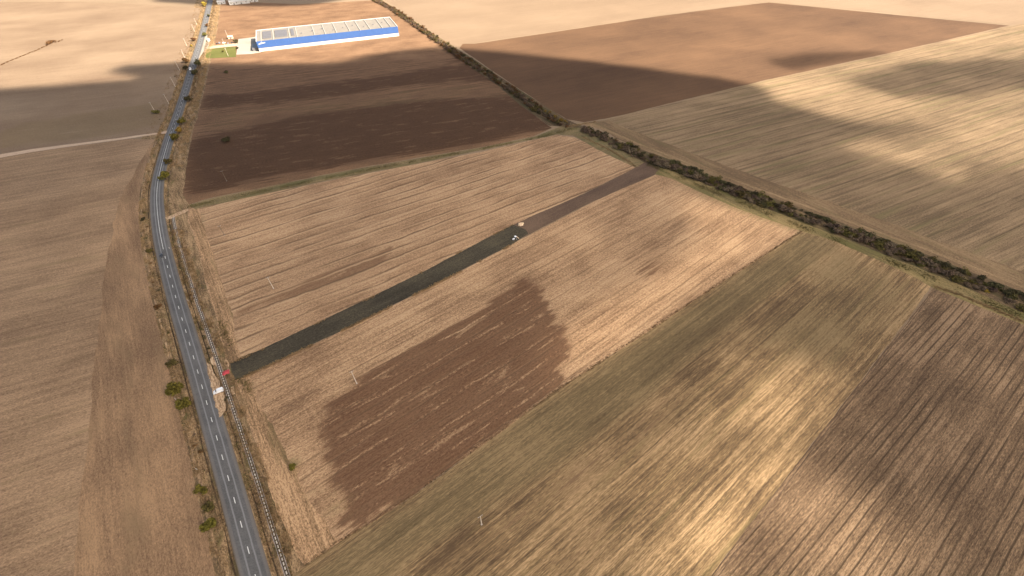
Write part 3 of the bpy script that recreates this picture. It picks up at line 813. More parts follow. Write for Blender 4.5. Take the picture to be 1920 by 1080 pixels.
def blob_leaves(mb, n, rx, ry, rz, cz, leaf, seed, mi=0, lumps=7, hollow=0.55):
    r = np.random.default_rng(seed)
    cs = []
    for k in range(lumps):
        a = r.uniform(0, 2 * math.pi); q = r.uniform(0.25, 0.8)
        cs.append((q * rx * math.cos(a), q * ry * math.sin(a), cz + rz * r.uniform(-0.5, 0.5), r.uniform(0.26, 0.52)))
    cs.append((0, 0, cz * 0.9, 0.5))
    for i in range(n):
        c = cs[int(r.integers(len(cs)))]
        d = r.normal(size=3); d /= np.linalg.norm(d)
        q = c[3] * (hollow + (1.08 - hollow) * r.random() ** 0.6)
        p = np.array([c[0] + d[0] * q * rx, c[1] + d[1] * q * ry, c[2] + d[2] * q * rz])
        if p[2] < 0.1: p[2] = 0.1 + r.random() * 0.3
        nrm = d * 0.7 + r.normal(size=3) * 0.6 + np.array([0, 0, 0.35])
        qn = Vector(nrm).to_track_quat('Z', 'Y')
        s = leaf * r.uniform(0.55, 1.3); w = s * r.uniform(0.5, 0.9); t = r.uniform(0, 6.28)
        ca, sa = math.cos(t), math.sin(t)
        vs = []
        for (ux, uy, uz) in ((-s, -w * 0.6, 0), (0.1 * s, -w, 0.15 * s), (s, 0.2 * w, 0), (-0.2 * s, w, -0.1 * s)):
            vs.append(Vector(p) + qn @ Vector((ux * ca - uy * sa, ux * sa + uy * ca, uz)))
        mb.add(vs, [(0, 1, 2, 3)], mi)

def shrub_mesh(name, rx, ry, h, kind, seed, n=360):
    mb = MB()
    blob_leaves(mb, n, rx, ry, h * 0.5, h * 0.48, 0.36, seed, 0)
    r = random.Random(seed)
    for k in range(7):
        a = r.uniform(0, 6.28); q = r.uniform(0.2, 0.6)
        mb.tube((0.2 * math.cos(a), 0.2 * math.sin(a), -0.05), (rx * q * math.cos(a), ry * q * math.sin(a), h * r.uniform(0.6, 0.95)), 0.07, 0.02, 4, 1)
    return mb.mesh(name, [LEAF[kind], BARK])

def make_tree(loc, d, h, kind, label, seed, name="tree", group=None, cat="tree", n=800):
    t = empty(name, (loc[0], loc[1], loc[2] if len(loc) > 2 else -0.05), random.uniform(0, 6.28))
    tag(t, label, cat, group)
    r = random.Random(seed)
    mb = MB()
    th = h * 0.32
    mb.tube((0, 0, 0), (0.1, 0.05, th), 0.055 * d, 0.038 * d, 8)
    mb.tube((0.1, 0.05, th), (0.05, 0.1, h * 0.8), 0.038 * d, 0.012 * d, 6)
    mb.build("trunk", BARK, t)
    for k in range(5):
        m2 = MB()
        a = k * 1.257 + r.uniform(-0.4, 0.4)
        m2.tube((0.08, 0.05, th * r.uniform(0.85, 1.3)), (0.36 * d * math.cos(a), 0.36 * d * math.sin(a), h * r.uniform(0.5, 0.8)), 0.024 * d, 0.008 * d, 5)
        m2.build("limb", BARK, t)
    cb = MB()
    blob_leaves(cb, n, d * 0.55, d * 0.55, h * 0.42, h * 0.58, 0.07 * d + 0.08, seed, 0, lumps=9)
    cb.build("crown", LEAF[kind], t)
    return t

# roadside trees and bushes: (pixel of base, crown diameter in metres, height, kind, label)
TREES = [
    ((312, 337), 8.5, 7.5, 'green', "broad bright green tree at the outer bend of the road"),
    ((317, 308), 6.0, 5.5, 'olive', "dull olive tree just beyond the bright green tree at the bend"),
    ((331, 264), 8.0, 7.0, 'green', "dark green round tree opposite the pale side track junction"),
    ((339, 249), 7.0, 6.0, 'yellow', "yellow autumn tree between two green trees near the track junction"),
    ((342, 234), 8.5, 7.5, 'green', "green tree beyond the yellow tree, right of the road"),
    ((353, 190), 7.0, 6.5, 'dark', "small dark tree right of the road, above the wide green pair"),
    ((373, 125), 10.0, 9.0, 'dark', "tall dark tree beside the road at the cloud shadow's edge"),
    ((367, 140), 8.0, 6.5, 'dark', "dark tree right of the road opposite the white car"),
    ((350, 118), 8.0, 7.0, 'brown', "dark brown tree left of the road at the cloud shadow's edge"),
    ((348, 131), 7.0, 5.5, 'dark', "dark bush left of the road beside the white car"),
    ((364, 77), 6.5, 5.5, 'brown', "orange brown bush left of the road in full sun"),
    ((359, 88), 4.5, 3.5, 'yellow', "low yellow bush left of the sunlit road"),
    ((386, 12), 9.0, 8.0, 'yellow', "yellow green tree left of the road near the top edge"),
    ((386, 68), 6.5, 6.0, 'olive', "olive tree on the right verge above the yard junction"),
    ((389, 50), 5.5, 5.0, 'brown', "brown bush right of the sunlit road above the yard junction"),
    ((392, 32), 5.5, 5.0, 'dark', "small dark bush right of the farthest road stretch"),
    ((334, 736), 7.6, 6.4, 'green', "large green bush left of the road, upper one of the pair"),
    ((347, 762), 7.2, 5.6, 'green', "large green bush left of the road, lower one of the pair"),
    ((324, 684), 5.0, 3.4, 'olive', "yellowish low bush above the green pair on the left verge"),
    ((379, 921), 4.8, 3.6, 'green', "green bush on the left verge, topmost of the bottom three"),
    ((394, 951), 5.2, 3.4, 'olive', "olive bush on the left verge, middle of the bottom three"),
    ((398, 986), 6.0, 4.2, 'green', "green bush on the left verge, lowest of the bottom three"),
    ((297, 577), 4.0, 2.6, 'brown', "brown bush on the left verge beside the dashed straight"),
    ((282, 474), 4.2, 2.8, 'olive', "olive bush on the left verge beside the dark car"),
    ((270, 412), 3.6, 2.4, 'dark', "dark bush on the left verge inside the road bend"),
    ((424, 265), 9.0, 3.2, 'dark', "spreading dark thicket alone in the ploughed field"),
    ((426, 138), 5.0, 3.4, 'dark', "tiny dark bush alone in the far ploughed field"),
    ((549, 878), 3.4, 2.4, 'green', "lone green bush in the stubble near the road"),
    ((443, 81), 6.0, 5.0, 'dark', "dark tree at the corner of the concrete yard"),
    ((446, 92), 4.0, 3.0, 'dark', "low dark bush between the lawn and the concrete yard"),
    ((419, 98), 4.0, 3.6, 'olive', "small tree on the green lawn by the yard"),
    ((293, 213), 7.0, 3.6, 'olive', "olive scrub around the pole left of the road"),
]
for i, (p, d, h, k, lab) in enumerate(TREES):
    x, y = G(*p)
    low = h < 3.9
    make_tree((x, y), d, h, k, lab, 100 + i, name="bush" if ("bush" in lab or "scrub" in lab or "thicket" in lab) else "tree",
              cat="bush" if ("bush" in lab or "scrub" in lab or "thicket" in lab) else "tree", n=520 if low else 800)

# hedgerow ----------------------------------------------------------
HEDGE_PX = [(690, -8), (705, 2), (735, 17), (768, 40), (803, 64), (833, 85), (862, 106), (892, 125), (932, 150), (985, 188), (1012, 208), (1042, 226), (1064, 236),
            (1094, 243), (1130, 259), (1166, 276), (1203, 294), (1252, 310), (1300, 329), (1350, 349), (1400, 369), (1450, 387), (1500, 405), (1550, 424),
            (1600, 442), (1650, 461), (1700, 481), (1750, 501), (1800, 521), (1850, 543), (1920, 572), (2010, 610), (2120, 660)]
hg = np.array(GS(HEDGE_PX))
hs = np.concatenate([[0], np.cumsum(np.linalg.norm(np.diff(hg, axis=0), axis=1))])
gap_s = float(np.interp(12.5, np.arange(len(hs)), hs))
KINDS = [('dark', "dark green shrub in the long hedgerow between the fields", "dark shrubs of the hedgerow"),
         ('purple', "leafless grey brown shrub in the long hedgerow between the fields", "leafless shrubs of the hedgerow"),
         ('olive', "olive shrub in the long hedgerow between the fields", "olive shrubs of the hedgerow"),
         ('brown', "rusty brown shrub in the long hedgerow between the fields", "rusty shrubs of the hedgerow"),
         ('yellow', "yellow shrub in the long hedgerow between the fields", "yellow shrubs of the hedgerow")]
variants = {k[0]: [shrub_mesh("shrub", 3.1 * random.uniform(0.8, 1.25), 3.1 * random.uniform(0.8, 1.25), random.uniform(2.2, 3.6), k[0], 300 + 7 * q + 31 * j) for q in range(3)] for j, k in enumerate(KINDS)}
plan = []
s = 2.0
rh = random.Random(3)
while s < hs[-1]:
    x = float(np.interp(s, hs, hg[:, 0])); y = float(np.interp(s, hs, hg[:, 1]))
    x2 = float(np.interp(s + 3, hs, hg[:, 0])); y2 = float(np.interp(s + 3, hs, hg[:, 1]))
    tx, ty = x2 - x, y2 - y
    L = math.hypot(tx, ty) + 1e-9
    nx, ny = ty / L, -tx / L          # towards the camera side (lower left)
    if nx > 0: nx, ny = -nx, -ny
    near_gap = abs(s - gap_s)
    far_part = s < gap_s
    if near_gap > 9:
        for off, prob, kinds in ((-6.4, 0.8, 'dddddbo'), (-3.0, 0.45, 'dopp'), (0.6, 0.85, 'ppopdo'), (4.2, 0.92, 'ppppod')):
            if far_part:
                kinds = {'dddddbo': 'bobdb', 'dopp': 'pop', 'ppopdo': 'ppo', 'ppppod': 'podbp'}[kinds]
                if off == -3.0: prob = 0.25
                off = off * 0.8 + 1.0
            if rh.random() < prob * (0.75 + 0.5 * vnoise(s / 22.0, off)):
                kk = rh.choice(kinds)
                if rh.random() < 0.006: kk = 'y'
                if far_part and gap_s - 60 < s < gap_s - 12 and off < -3: kk = rh.choice('yyo')
                k = {'d': 0, 'p': 1, 'o': 2, 'b': 3, 'y': 4}[kk]
                plan.append((x + nx * off + rh.uniform(-1.7, 1.7), y + ny * off + rh.uniform(-1.7, 1.7), k, rh.uniform(0.5, 1.35) if rh.random() > 0.07 else rh.uniform(1.4, 1.9), rh.uniform(0, 6.28)))
    s += rh.uniform(2.6, 3.8)
def in_view(p):
    fw = p[1] * CP + CAM_H * SP; up = p[1] * SP - CAM_H * CP
    px = 960 + FPX * p[0] / fw; py = 540 - FPX * up / fw
    return -20 < px < 1940 and -20 < py < 1100
seen = sorted([p for p in plan if in_view(p)], key=lambda p: math.hypot(p[0], p[1]))
single = seen[:295]
rest = seen[295:] + [p for p in plan if not in_view(p)]
ORD = ["first", "second", "third", "fourth", "fifth", "sixth", "seventh", "eighth", "ninth", "tenth", "eleventh", "twelfth", "thirteenth", "fourteenth", "fifteenth", "sixteenth", "seventeenth", "eighteenth", "nineteenth", "twentieth"]
cnt = {}
for (x, y, k, sc, rz) in sorted(single, key=lambda p: -p[0]):
    o = bpy.data.objects.new("shrub", rh.choice(variants[KINDS[k][0]]))
    o.location = (x, y, 0.0); o.rotation_euler = (0, 0, rz); o.scale = (sc, sc, sc * rh.uniform(0.8, 1.15))
    link(o); tag(o, KINDS[k][1], "shrub", KINDS[k][2])
    if k >= 3:
        c_ = cnt.get(k, 0); cnt[k] = c_ + 1
        if c_ < len(ORD): o["label"] = f"{ORD[c_]} {'rusty brown' if k == 3 else 'yellow'} shrub of the hedgerow, counted from the right edge"
def mass(name, items, mats, label, cat):
    vs = []; fs = []; mi = []; base = 0
    for (me, M, mo) in items:
        co = np.empty(len(me.vertices) * 3, np.float32); me.vertices.foreach_get("co", co)
        co = co.reshape(-1, 3) @ np.array(M.to_3x3()).T + np.array(M.translation)
        vs.append(co)
        for p in me.polygons:
            fs.append(tuple(base + v for v in p.vertices)); mi.append(mo if p.material_index == 0 else len(mats) - 1)
        base += len(co)
    me = bpy.data.meshes.new(name)
    me.from_pydata(np.concatenate(vs).tolist(), [], fs)
    for m in mats: me.materials.append(m)
    me.polygons.foreach_set("material_index", mi); me.update()
    o = link(bpy.data.objects.new(name, me))
    return tag(o, label, cat, kind="stuff")
far_var = {k[0]: [shrub_mesh("shrub", 2.3, 2.3, 3.0, k[0], 900 + 5 * j + q, n=130) for q in range(2)] for j, k in enumerate(KINDS)}
items = []
for (x, y, k, sc, rz) in rest:
    M = Matrix.Translation((x, y, 0)) @ Matrix.Rotation(rz, 4, 'Z') @ Matrix.Scale(sc * 1.05, 4)
    items.append((rh.choice(far_var[KINDS[k][0]]), M, k))
mass("far_hedgerow", items, [LEAF[k[0]] for k in KINDS] + [BARK], "far reach of the hedgerow behind the warehouse field", "hedgerow")

# dry vegetation line in the far left field
vl_px = [(-40, 135), (0, 123), (25, 112), (45, 104), (70, 94), (88, 86), (97, 80), (108, 79), (116, 75)]
vg = np.array(GS(vl_px)); vs_ = np.concatenate([[0], np.cumsum(np.linalg.norm(np.diff(vg, axis=0), axis=1))])
items = []
for s in np.arange(0, vs_[-1], 1.6):
    x = float(np.interp(s, vs_, vg[:, 0])); y = float(np.interp(s, vs_, vg[:, 1]))
    big = 1.5 if 0.80 < s / vs_[-1] < 0.9 else 0.55
    M = Matrix.Translation((x + rh.uniform(-1.2, 1.2), y + rh.uniform(-1.2, 1.2), -0.3)) @ Matrix.Rotation(rh.uniform(0, 6), 4, 'Z') @ Matrix.Scale(big * rh.uniform(0.6, 1.1), 4)
    items.append((rh.choice(far_var['brown']), M, 0))
mass("dry_weeds", items, [LEAF['brown'], BARK], "line of dry brown weeds crossing the far left field", "weeds")

# low scrub on the verges
items = []
SK = ['olive', 'brown', 'purple', 'dark']
for (sa, sb, o0, o1, n_) in ((120, road_s(320, 250), -11.0, -7.2, 60), (road_s(320, 250), road_s(390, 14), -18, -7, 90), (road_s(300, 320), road_s(390, 14), 6.5, 11, 60), (120, road_s(300, 440), 7.5, 9.0, 22)):
    for q in range(n_):
        s_ = rh.uniform(sa, sb)
        if vnoise(s_ / 14.0, o0) < 0.45: continue
        x, y = road_pt(s_, rh.uniform(o0, o1)); k_ = rh.choice([0, 0, 1, 1, 2, 3])
        items.append((rh.choice(far_var[SK[k_]]), Matrix.Translation((x, y, -0.35)) @ Matrix.Rotation(rh.uniform(0, 6), 4, 'Z') @ Matrix.Diagonal((rh.uniform(0.3, 0.75), rh.uniform(0.3, 0.75), rh.uniform(0.25, 0.5), 1)), k_))
mass("verge_scrub", items, [LEAF[k] for k in SK] + [BARK], "low dry scrub dotted along both road verges", "scrub")

# tufts of dry grass on verges and margins --------------------------------
GRASSM = {
    'straw': plain("straw_blades", lin(164, 136, 100, 0.75), 0.95, 0.1, 0.3, 0.3),
    'weed': plain("brown_weed_blades", lin(130, 106, 80, 0.8), 0.95, 0.1, 0.3, 0.3),
    'grass': plain("green_grass_blades", lin(104, 95, 60, 0.8), 0.95, 0.1, 0.3, 0.3),
}
def tufts(name, pts, hgt, mat, label, blades=5, spread=0.32):
    N = len(pts)
    if N == 0: return
    P = np.repeat(np.asarray(pts, float), blades, axis=0)
    n = len(P)
    a = rng.uniform(0, 2 * math.pi, n); r = rng.uniform(0, spread, n)
    b = P + np.stack([np.cos(a) * r, np.sin(a) * r, np.zeros(n)], 1)
    hh = hgt * rng.uniform(0.5, 1.3, n)
    w = rng.uniform(0.05, 0.13, n) * (1 + hgt)
    t = rng.uniform(0, 2 * math.pi, n)
    d = np.stack([np.cos(t) * w, np.sin(t) * w, np.zeros(n)], 1)
    tip = b + np.stack([np.cos(a) * hh * 0.6, np.sin(a) * hh * 0.6, hh], 1)
    V = np.stack([b - d, b + d, tip], 1).reshape(-1, 3)
    me = bpy.data.meshes.new(name)
    me.vertices.add(len(V)); me.vertices.foreach_set("co", V.astype(np.float32).ravel())
    me.loops.add(len(V)); me.loops.foreach_set("vertex_index", np.arange(len(V), dtype=np.int32))
    me.polygons.add(n)
    me.polygons.foreach_set("loop_start", np.arange(0, len(V), 3, dtype=np.int32))
    me.polygons.foreach_set("loop_total", np.full(n, 3, dtype=np.int32))
    me.materials.append(mat); me.update(); me.validate()
    o = link(bpy.data.objects.new(name, me))
    return tag(o, label, "grass", kind="stuff")

VL = [(-26, -0.06), (-12.6, -0.03), (-11.4, 0.25), (-10.2, 0.22), (-9.2, -0.05), (-7.6, -0.45), (-6.6, -0.75), (-5.8, -0.5), (-5.1, -0.08)]
VR = [(5.2, -0.06), (6.0, -0.45), (6.8, -0.75), (7.6, -0.45), (8.6, 0.0), (9.5, 0.05), (10.6, 0.0), (12.5, -0.03), (24, -0.06)]
def verge_pts(n, s0, s1, prof, o0, o1, seed, thr=0.45, fr=0.12):
    r = np.random.default_rng(seed)
    ss = r.uniform(s0, s1, n); oo = r.uniform(o0, o1, n)
    keep = fbm(ss * fr, oo * 0.35, seed, 3) > thr
    ss, oo = ss[keep], oo[keep]
    x = np.interp(ss, RS, RX) + np.interp(ss, RS, NX) * oo
    y = np.interp(ss, RS, RY) + np.interp(ss, RS, NY) * oo
    z = np.interp(oo, [p[0] for p in prof], [p[1] for p in prof])
    return np.stack([x, y, z - 0.03], 1)
sN = road_s(478, 1079) - 8; sB = road_s(300, 440); sF = road_s(394, 2); sT = road_s(300, 320)
straw = [verge_pts(9000, sN, sF, VL, -12.6, -9.6, 1, 0.47), verge_pts(5000, sN, sF, VL, -9.6, -5.6, 2, 0.55),
         verge_pts(7000, sN, sB, VR, 8.4, 15, 3, 0.5), verge_pts(9000, sT, sF, VR, 11.5, 19, 4, 0.42), verge_pts(4000, sN, sF, VR, 5.4, 8.4, 5, 0.56)]
weeds = [verge_pts(4500, sN, sF, VL, -11.4, -5.4, 6, 0.52), verge_pts(4000, sN, sB, VR, 5.4, 14, 7, 0.52), verge_pts(6000, sT, sF, VR, 5.4, 12, 8, 0.45),
         verge_pts(4000, road_s(322, 246), sF, VL, -24, -11, 12, 0.55)]
greens = [verge_pts(5000, sN, sF, VL, -11.5, -5.3, 9, 0.58), verge_pts(6000, sN, sB, VR, 5.3, 12, 10, 0.55), verge_pts(3000, sB, sF, VR, 5.3, 11, 11, 0.58)]
def line_pts(px, n, wid, seed, z=0.0, thr=0.0):
    g = np.array(GS(px)); L = np.concatenate([[0], np.cumsum(np.linalg.norm(np.diff(g, axis=0), axis=1))])
    r = np.random.default_rng(seed)
    s = r.uniform(0, L[-1], n)
    if thr: s = s[fbm(s * 0.06, s * 0 + seed, seed, 3) > thr]
    n = len(s)
    return np.stack([np.interp(s, L, g[:, 0]) + r.normal(0, wid, n), np.interp(s, L, g[:, 1]) + r.normal(0, wid, n), np.full(n, z)], 1)
straw += [line_pts([(443, 712), (480, 697), (640, 621), (802, 541), (963, 457)], 1800, 0.55, 21, 0, 0.42), line_pts([(432, 681), (480, 661), (600, 604), (737, 538), (962, 421)], 900, 0.5, 22, 0, 0.52),
          line_pts([(1092, 256), (1150, 285), (1192, 312)], 500, 1.0, 23), line_pts([(1060, 238), (1095, 232), (1120, 228)], 300, 1.0, 24),
          line_pts([(1752, 538), (1800, 553), (1860, 578), (1920, 604)], 500, 1.0, 25)]
greens += [line_pts([(352, 388), (480, 361), (600, 336), (800, 298), (1000, 260), (1085, 238)], 3500, 1.6, 26, 0, 0.4), line_pts([(1215, 308), (1320, 352), (1500, 424), (1600, 462), (1750, 522), (1920, 596)], 4500, 2.2, 27, 0, 0.42),
           line_pts([(442, 712), (460, 715), (470, 735)], 200, 1.4, 28), line_pts([(412, 600), (425, 630), (432, 650)], 250, 1.4, 29)]
weeds += [line_pts([(570, 1060), (640, 1012), (760, 938), (900, 836), (1040, 734), (1200, 630), (1375, 515), (1505, 432)], 900, 0.45, 30)]
tufts("dry_grass", np.concatenate(straw), 0.55, GRASSM['straw'], "pale dry grass on the verges and field edges")
tufts("brown_weeds", np.concatenate(weeds), 0.6, GRASSM['weed'], "brown withered weeds along the road verges")
tufts("green_grass", np.concatenate(greens), 0.4, GRASSM['grass'], "green grass in the ditches and field margins")

# ------------------------------------------------------------------ roadside structures
CONC = plain("pale_concrete", lin(186, 178, 166, 0.9), 0.9, 0.2, 0.12, 1.5)
CONCG = plain("grey_concrete", lin(150, 142, 136, 0.95), 0.9, 0.2, 0.15, 1.5)
TRENCH = plain("trench_earth", lin(88, 76, 62, 0.9), 0.95, 0.1, 0.25, 1.0)
ch = empty("drainage_channel", (*road_pt(road_s(464, 1027), 10.0), 0.0))
tag(ch, "narrow concrete drainage channel running right beside the road", "channel")
s0c, s1c = sN - 4, road_s(296, 413)
def ch_part(name, o0, o1, z0, z1, mat):
    idx = np.arange(s0c, s1c, 3.0)
    mb = MB()
    for s in idx:
        e = min(s + 3.0, s1c)
        a = road_pt(s, o0); b = road_pt(s, o1); c = road_pt(e, o1); d = road_pt(e, o0)
        mb.add([(*a, z0), (*b, z0), (*c, z0), (*d, z0), (*a, z1), (*b, z1), (*c, z1), (*d, z1)], [(4, 5, 6, 7), (0, 1, 5, 4), (2, 3, 7, 6), (3, 0, 4, 7), (1, 2, 6, 5)])
    o = mb.build(name, mat)
    o.parent = ch; o.matrix_parent_inverse = ch.matrix_basis.inverted()
    return o
ch_part("trench", 9.35, 10.75, -0.1, 0.085, TRENCH)
ch_part("kerb", 9.12, 9.32, -0.1, 0.20, CONCG)
ch_part("kerb", 10.78, 10.98, -0.1, 0.20, CONCG)
sl = MB(); sl.box(-0.62, 0.62, -0.24, 0.24, 0.0, 0.12, taper=0.03)
slab_me = sl.mesh("slab", CONC)
s = s0c + 1
while s < s1c - 1:
    x, y = road_pt(s, 10.05); x2, y2 = road_pt(s + 1, 10.05)
    o = bpy.data.objects.new("slab", slab_me); link(o, ch)
    o.location = (x - ch.location.x, y - ch.location.y, 0.16 + random.uniform(-0.02, 0.03)); o.rotation_euler = (0, 0, math.atan2(y2 - y, x2 - x) + random.uniform(-0.04, 0.04))
    s += 1.9

POLEM = plain("pole_concrete", lin(198, 184, 166, 0.95), 0.85, 0.2, 0.12, 1.0)
STEEL = plain("galvanised_steel", lin(150, 148, 146), 0.5, 0.5, 0.1, 2.0, 0.6)
PORC = plain("porcelain", lin(190, 186, 178), 0.35, 0.5, 0.05)
WOOD = plain("weathered_pole_wood", lin(128, 108, 90, 0.9), 0.9, 0.15, 0.2, 1.0)
def make_pole(p, label, h=11.0, rz=0.6, mat=None):
    x, y = G(*p)
    t = empty("utility_pole", (x, y, -0.1), rz)
    tag(t, label, "pole", "power poles across the fields")
    mb = MB(); mb.tube((0, 0, 0), (0, 0, h), 0.24, 0.13, 8); mb.build("shaft", mat or POLEM, t)
    mb = MB(); mb.box(-1.1, 1.1, 0.14, 0.26, h - 0.75, h - 0.61); mb.build("crossarm", STEEL, t)
    for q in (-1.0, 0.0, 1.0):
        mb = MB()
        mb.tube((q, 0.2, h - 0.61), (q, 0.2, h - 0.5), 0.03, 0.03, 6); mb.tube((q, 0.2, h - 0.5), (q, 0.2, h - 0.3), 0.08, 0.05, 6)
        mb.build("insulator", PORC, t)
    mb = MB(); mb.box(-0.45, 0.45, -0.45, 0.45, 0.0, 0.22, taper=0.1); mb.build("footing", CONCG, t)
    return t
for p, lab, h in [((513, 541), "pale power pole standing in the upper stubble field", 10.5), ((669, 719), "pale power pole at the edge of the dark turned patch", 11.5),
               ((903, 983), "pale power pole with a crossarm in the striped field at the bottom", 10.0), ((425, 339), "power pole in the dark ploughed field near the road bend", 10.0),
               ((421, 441), "power pole at the left end of the upper stubble field", 9.0),
               ((291, 210), "lone power pole in olive scrub left of the road", 11.0), ((317.5, 196), "power pole left of the road just above the side track", 12.0),
               ((329, 163), "power pole left of the road, second above the side track", 12.0), ((337, 132), "power pole left of the road beside the white car", 12.0),
               ((348, 111), "power pole in sun just past the cloud shadow's edge", 12.5), ((351, 87), "power pole left of the sunlit road opposite the yard", 11.0),
               ((365.5, 60), "power pole left of the sunlit road above the yard junction", 11.0), ((370, 48), "farthest power pole left of the sunlit road", 11.0),
               ((428, 105), "lamp pole on the green lawn by the warehouse yard", 10.5), ((422.5, 87), "power pole beside the parked cars at the yard", 10.5), ((427, 69), "power pole behind the parked cars in the sunlit field", 9.0)]:
    make_pole(p, lab, h, mat=WOOD if p in ((425, 339), (421, 441)) else None)

def small_post(p, label, h=1.0, col=None):
    x, y = G(*p)
    o_ = road_off(x, y)
    z = float(np.interp(o_, [q[0] for q in VL] + [q[0] for q in VR], [q[1] for q in VL] + [q[1] for q in VR]))
    t = empty("marker_post", (x, y, z - 0.05), random.uniform(0, 3)); tag(t, label, "post")
    mb = MB(); mb.box(-0.16, 0.16, -0.10, 0.10, 0, h, taper=0.02); mb.build("shaft", CONC, t)
    mb = MB(); mb.prism([(-0.2, h), (0.2, h), (0.12, h + 0.14), (-0.12, h + 0.14)], -0.13, 0.13); mb.build("cap", CONC, t)
    return t
small_post((330, 749), "white marker post between the two large green verge bushes", 1.3)
small_post((317, 730), "white marker post at the field edge left of the green bushes", 1.0)
small_post((370, 881), "white marker post on the left verge above the bottom bushes", 1.3)
small_post((318, 466), "white marker post right of the road by the dark car", 1.1)
small_post((353, 564), "white marker post between the road and the drainage channel", 1.1)

# ------------------------------------------------------------------ vehicles
GLASS = plain("dark_glass", lin(40, 46, 52), 0.1, 0.6, 0.05)
TYRE = plain("tyre_rubber", lin(32, 32, 32), 0.9, 0.2, 0.1)
RIM = plain("rim_metal", lin(150, 150, 152), 0.4, 0.5, 0.05)
LAMP = plain("lamp_glass", lin(210, 208, 200), 0.2, 0.5, 0.03)
TAIL = plain("tail_lamp", lin(130, 20, 18), 0.3, 0.5, 0.03)
CARP = {'white': plain("white_car_paint", lin(232, 232, 232, 0.95), 0.35, 0.5, 0.02), 'dark': plain("dark_car_paint", lin(44, 46, 52), 0.3, 0.5, 0.05),
        'grey': plain("grey_car_paint", lin(120, 122, 128), 0.35, 0.5, 0.03), 'red': plain("red_car_paint", lin(150, 36, 34), 0.35, 0.5, 0.03)}
def make_vehicle(loc, rz, colour, label, van=False, name="car", cat="car"):
    t = empty(name, loc, rz); tag(t, label, cat)
    L, W, Hh = (4.7, 1.85, 2.0) if van else (4.4, 1.8, 1.48)
    if van:
        prof = [(-L/2, 0.35), (-L/2, 1.3), (-L/2 + 0.08, Hh - 0.1), (-L/2 + 0.3, Hh), (L/2 - 2.0, Hh), (L/2 - 1.25, 1.35), (L/2 - 0.25, 1.08), (L/2, 0.8), (L/2, 0.35)]
        win = [(-L/2 + 3.0, 1.3), (-L/2 + 3.0, Hh - 0.3), (L/2 - 2.05, Hh - 0.3), (L/2 - 1.5, 1.3)]
        shield = [(L/2 - 1.88, Hh - 0.12), (L/2 - 1.22, 1.40)]
    else:
        prof = [(-L/2, 0.32), (-L/2, 0.78), (-L/2 + 0.15, 0.92), (-L/2 + 0.55, 1.0), (-L/2 + 1.05, Hh - 0.05), (-L/2 + 1.4, Hh), (0.35, Hh), (1.05, 1.0), (L/2 - 0.25, 0.82), (L/2, 0.62), (L/2, 0.32)]
        win = [(-L/2 + 0.95, 0.98), (-L/2 + 1.2, Hh - 0.12), (0.3, Hh - 0.12), (0.82, 0.98)]
        shield = [(0.42, Hh - 0.03), (1.02, 1.02)]
    mb = MB(); mb.prism(prof, -W/2, W/2); mb.build("body", CARP[colour], t)
    for sd in (-1, 1):
        mb = MB(); mb.prism(win, sd * (W/2 + 0.004), sd * (W/2 + 0.014)); mb.build("window", GLASS, t)
    (xa, za), (xb, zb) = shield
    mb = MB(); mb.add([(xa + .02, -W/2 + .15, za + .02), (xa + .02, W/2 - .15, za + .02), (xb + .02, W/2 - .15, zb + .02), (xb + .02, -W/2 + .15, zb + .02)], [(0, 1, 2, 3)]); mb.build("windscreen", GLASS, t)
    for xx in (-L/2 + 0.85, L/2 - 0.85):
        for sd in (-1, 1):
            mb = MB(); mb.tube((xx, sd * (W/2 - 0.18), 0.33), (xx, sd * (W/2 + 0.03), 0.33), 0.33, 0.33, 12); w = mb.build("wheel", TYRE, t)
            mb = MB(); mb.tube((xx, sd * (W/2 + 0.03), 0.33), (xx, sd * (W/2 + 0.045), 0.33), 0.19, 0.19, 10); mb.build("rim", RIM, w)
    for sd in (-1, 1):
        mb = MB(); mb.box(L/2 - 0.03, L/2 + 0.015, sd * (W/2 - 0.3) - 0.17, sd * (W/2 - 0.3) + 0.17, 0.62 if not van else 0.78, 0.76 if not van else 0.95); mb.build("headlight", LAMP, t)
        mb = MB(); mb.box(-L/2 - 0.015, -L/2 + 0.03, sd * (W/2 - 0.22) - 0.14, sd * (W/2 - 0.22) + 0.14, 0.68, 0.86); mb.build("tail_light", TAIL, t)
    return t
def on_road(px, py, off, away=True):
    s = road_s(px, py); x, y = road_pt(s, off); x2, y2 = road_pt(s + 2, off)
    a = math.atan2(y2 - y, x2 - x)
    return (x, y, 0.07), a if away else a + math.pi
l_, a_ = on_road(305, 478, -1.7, False)
make_vehicle(l_, a_, 'dark', "dark car on the road where the centre line turns solid")
l_, a_ = on_road(357, 131, -1.5, False)
make_vehicle(l_, a_, 'white', "white car on the road just below the cloud shadow's edge", van=True)
x, y = G(410.8, 735)
make_vehicle((x, y, 0.14), ang((412, 735), (396, 738)) + 0.25, 'white', "white van parked on the dirt lay-by beside the road", van=True, name="van", cat="van")

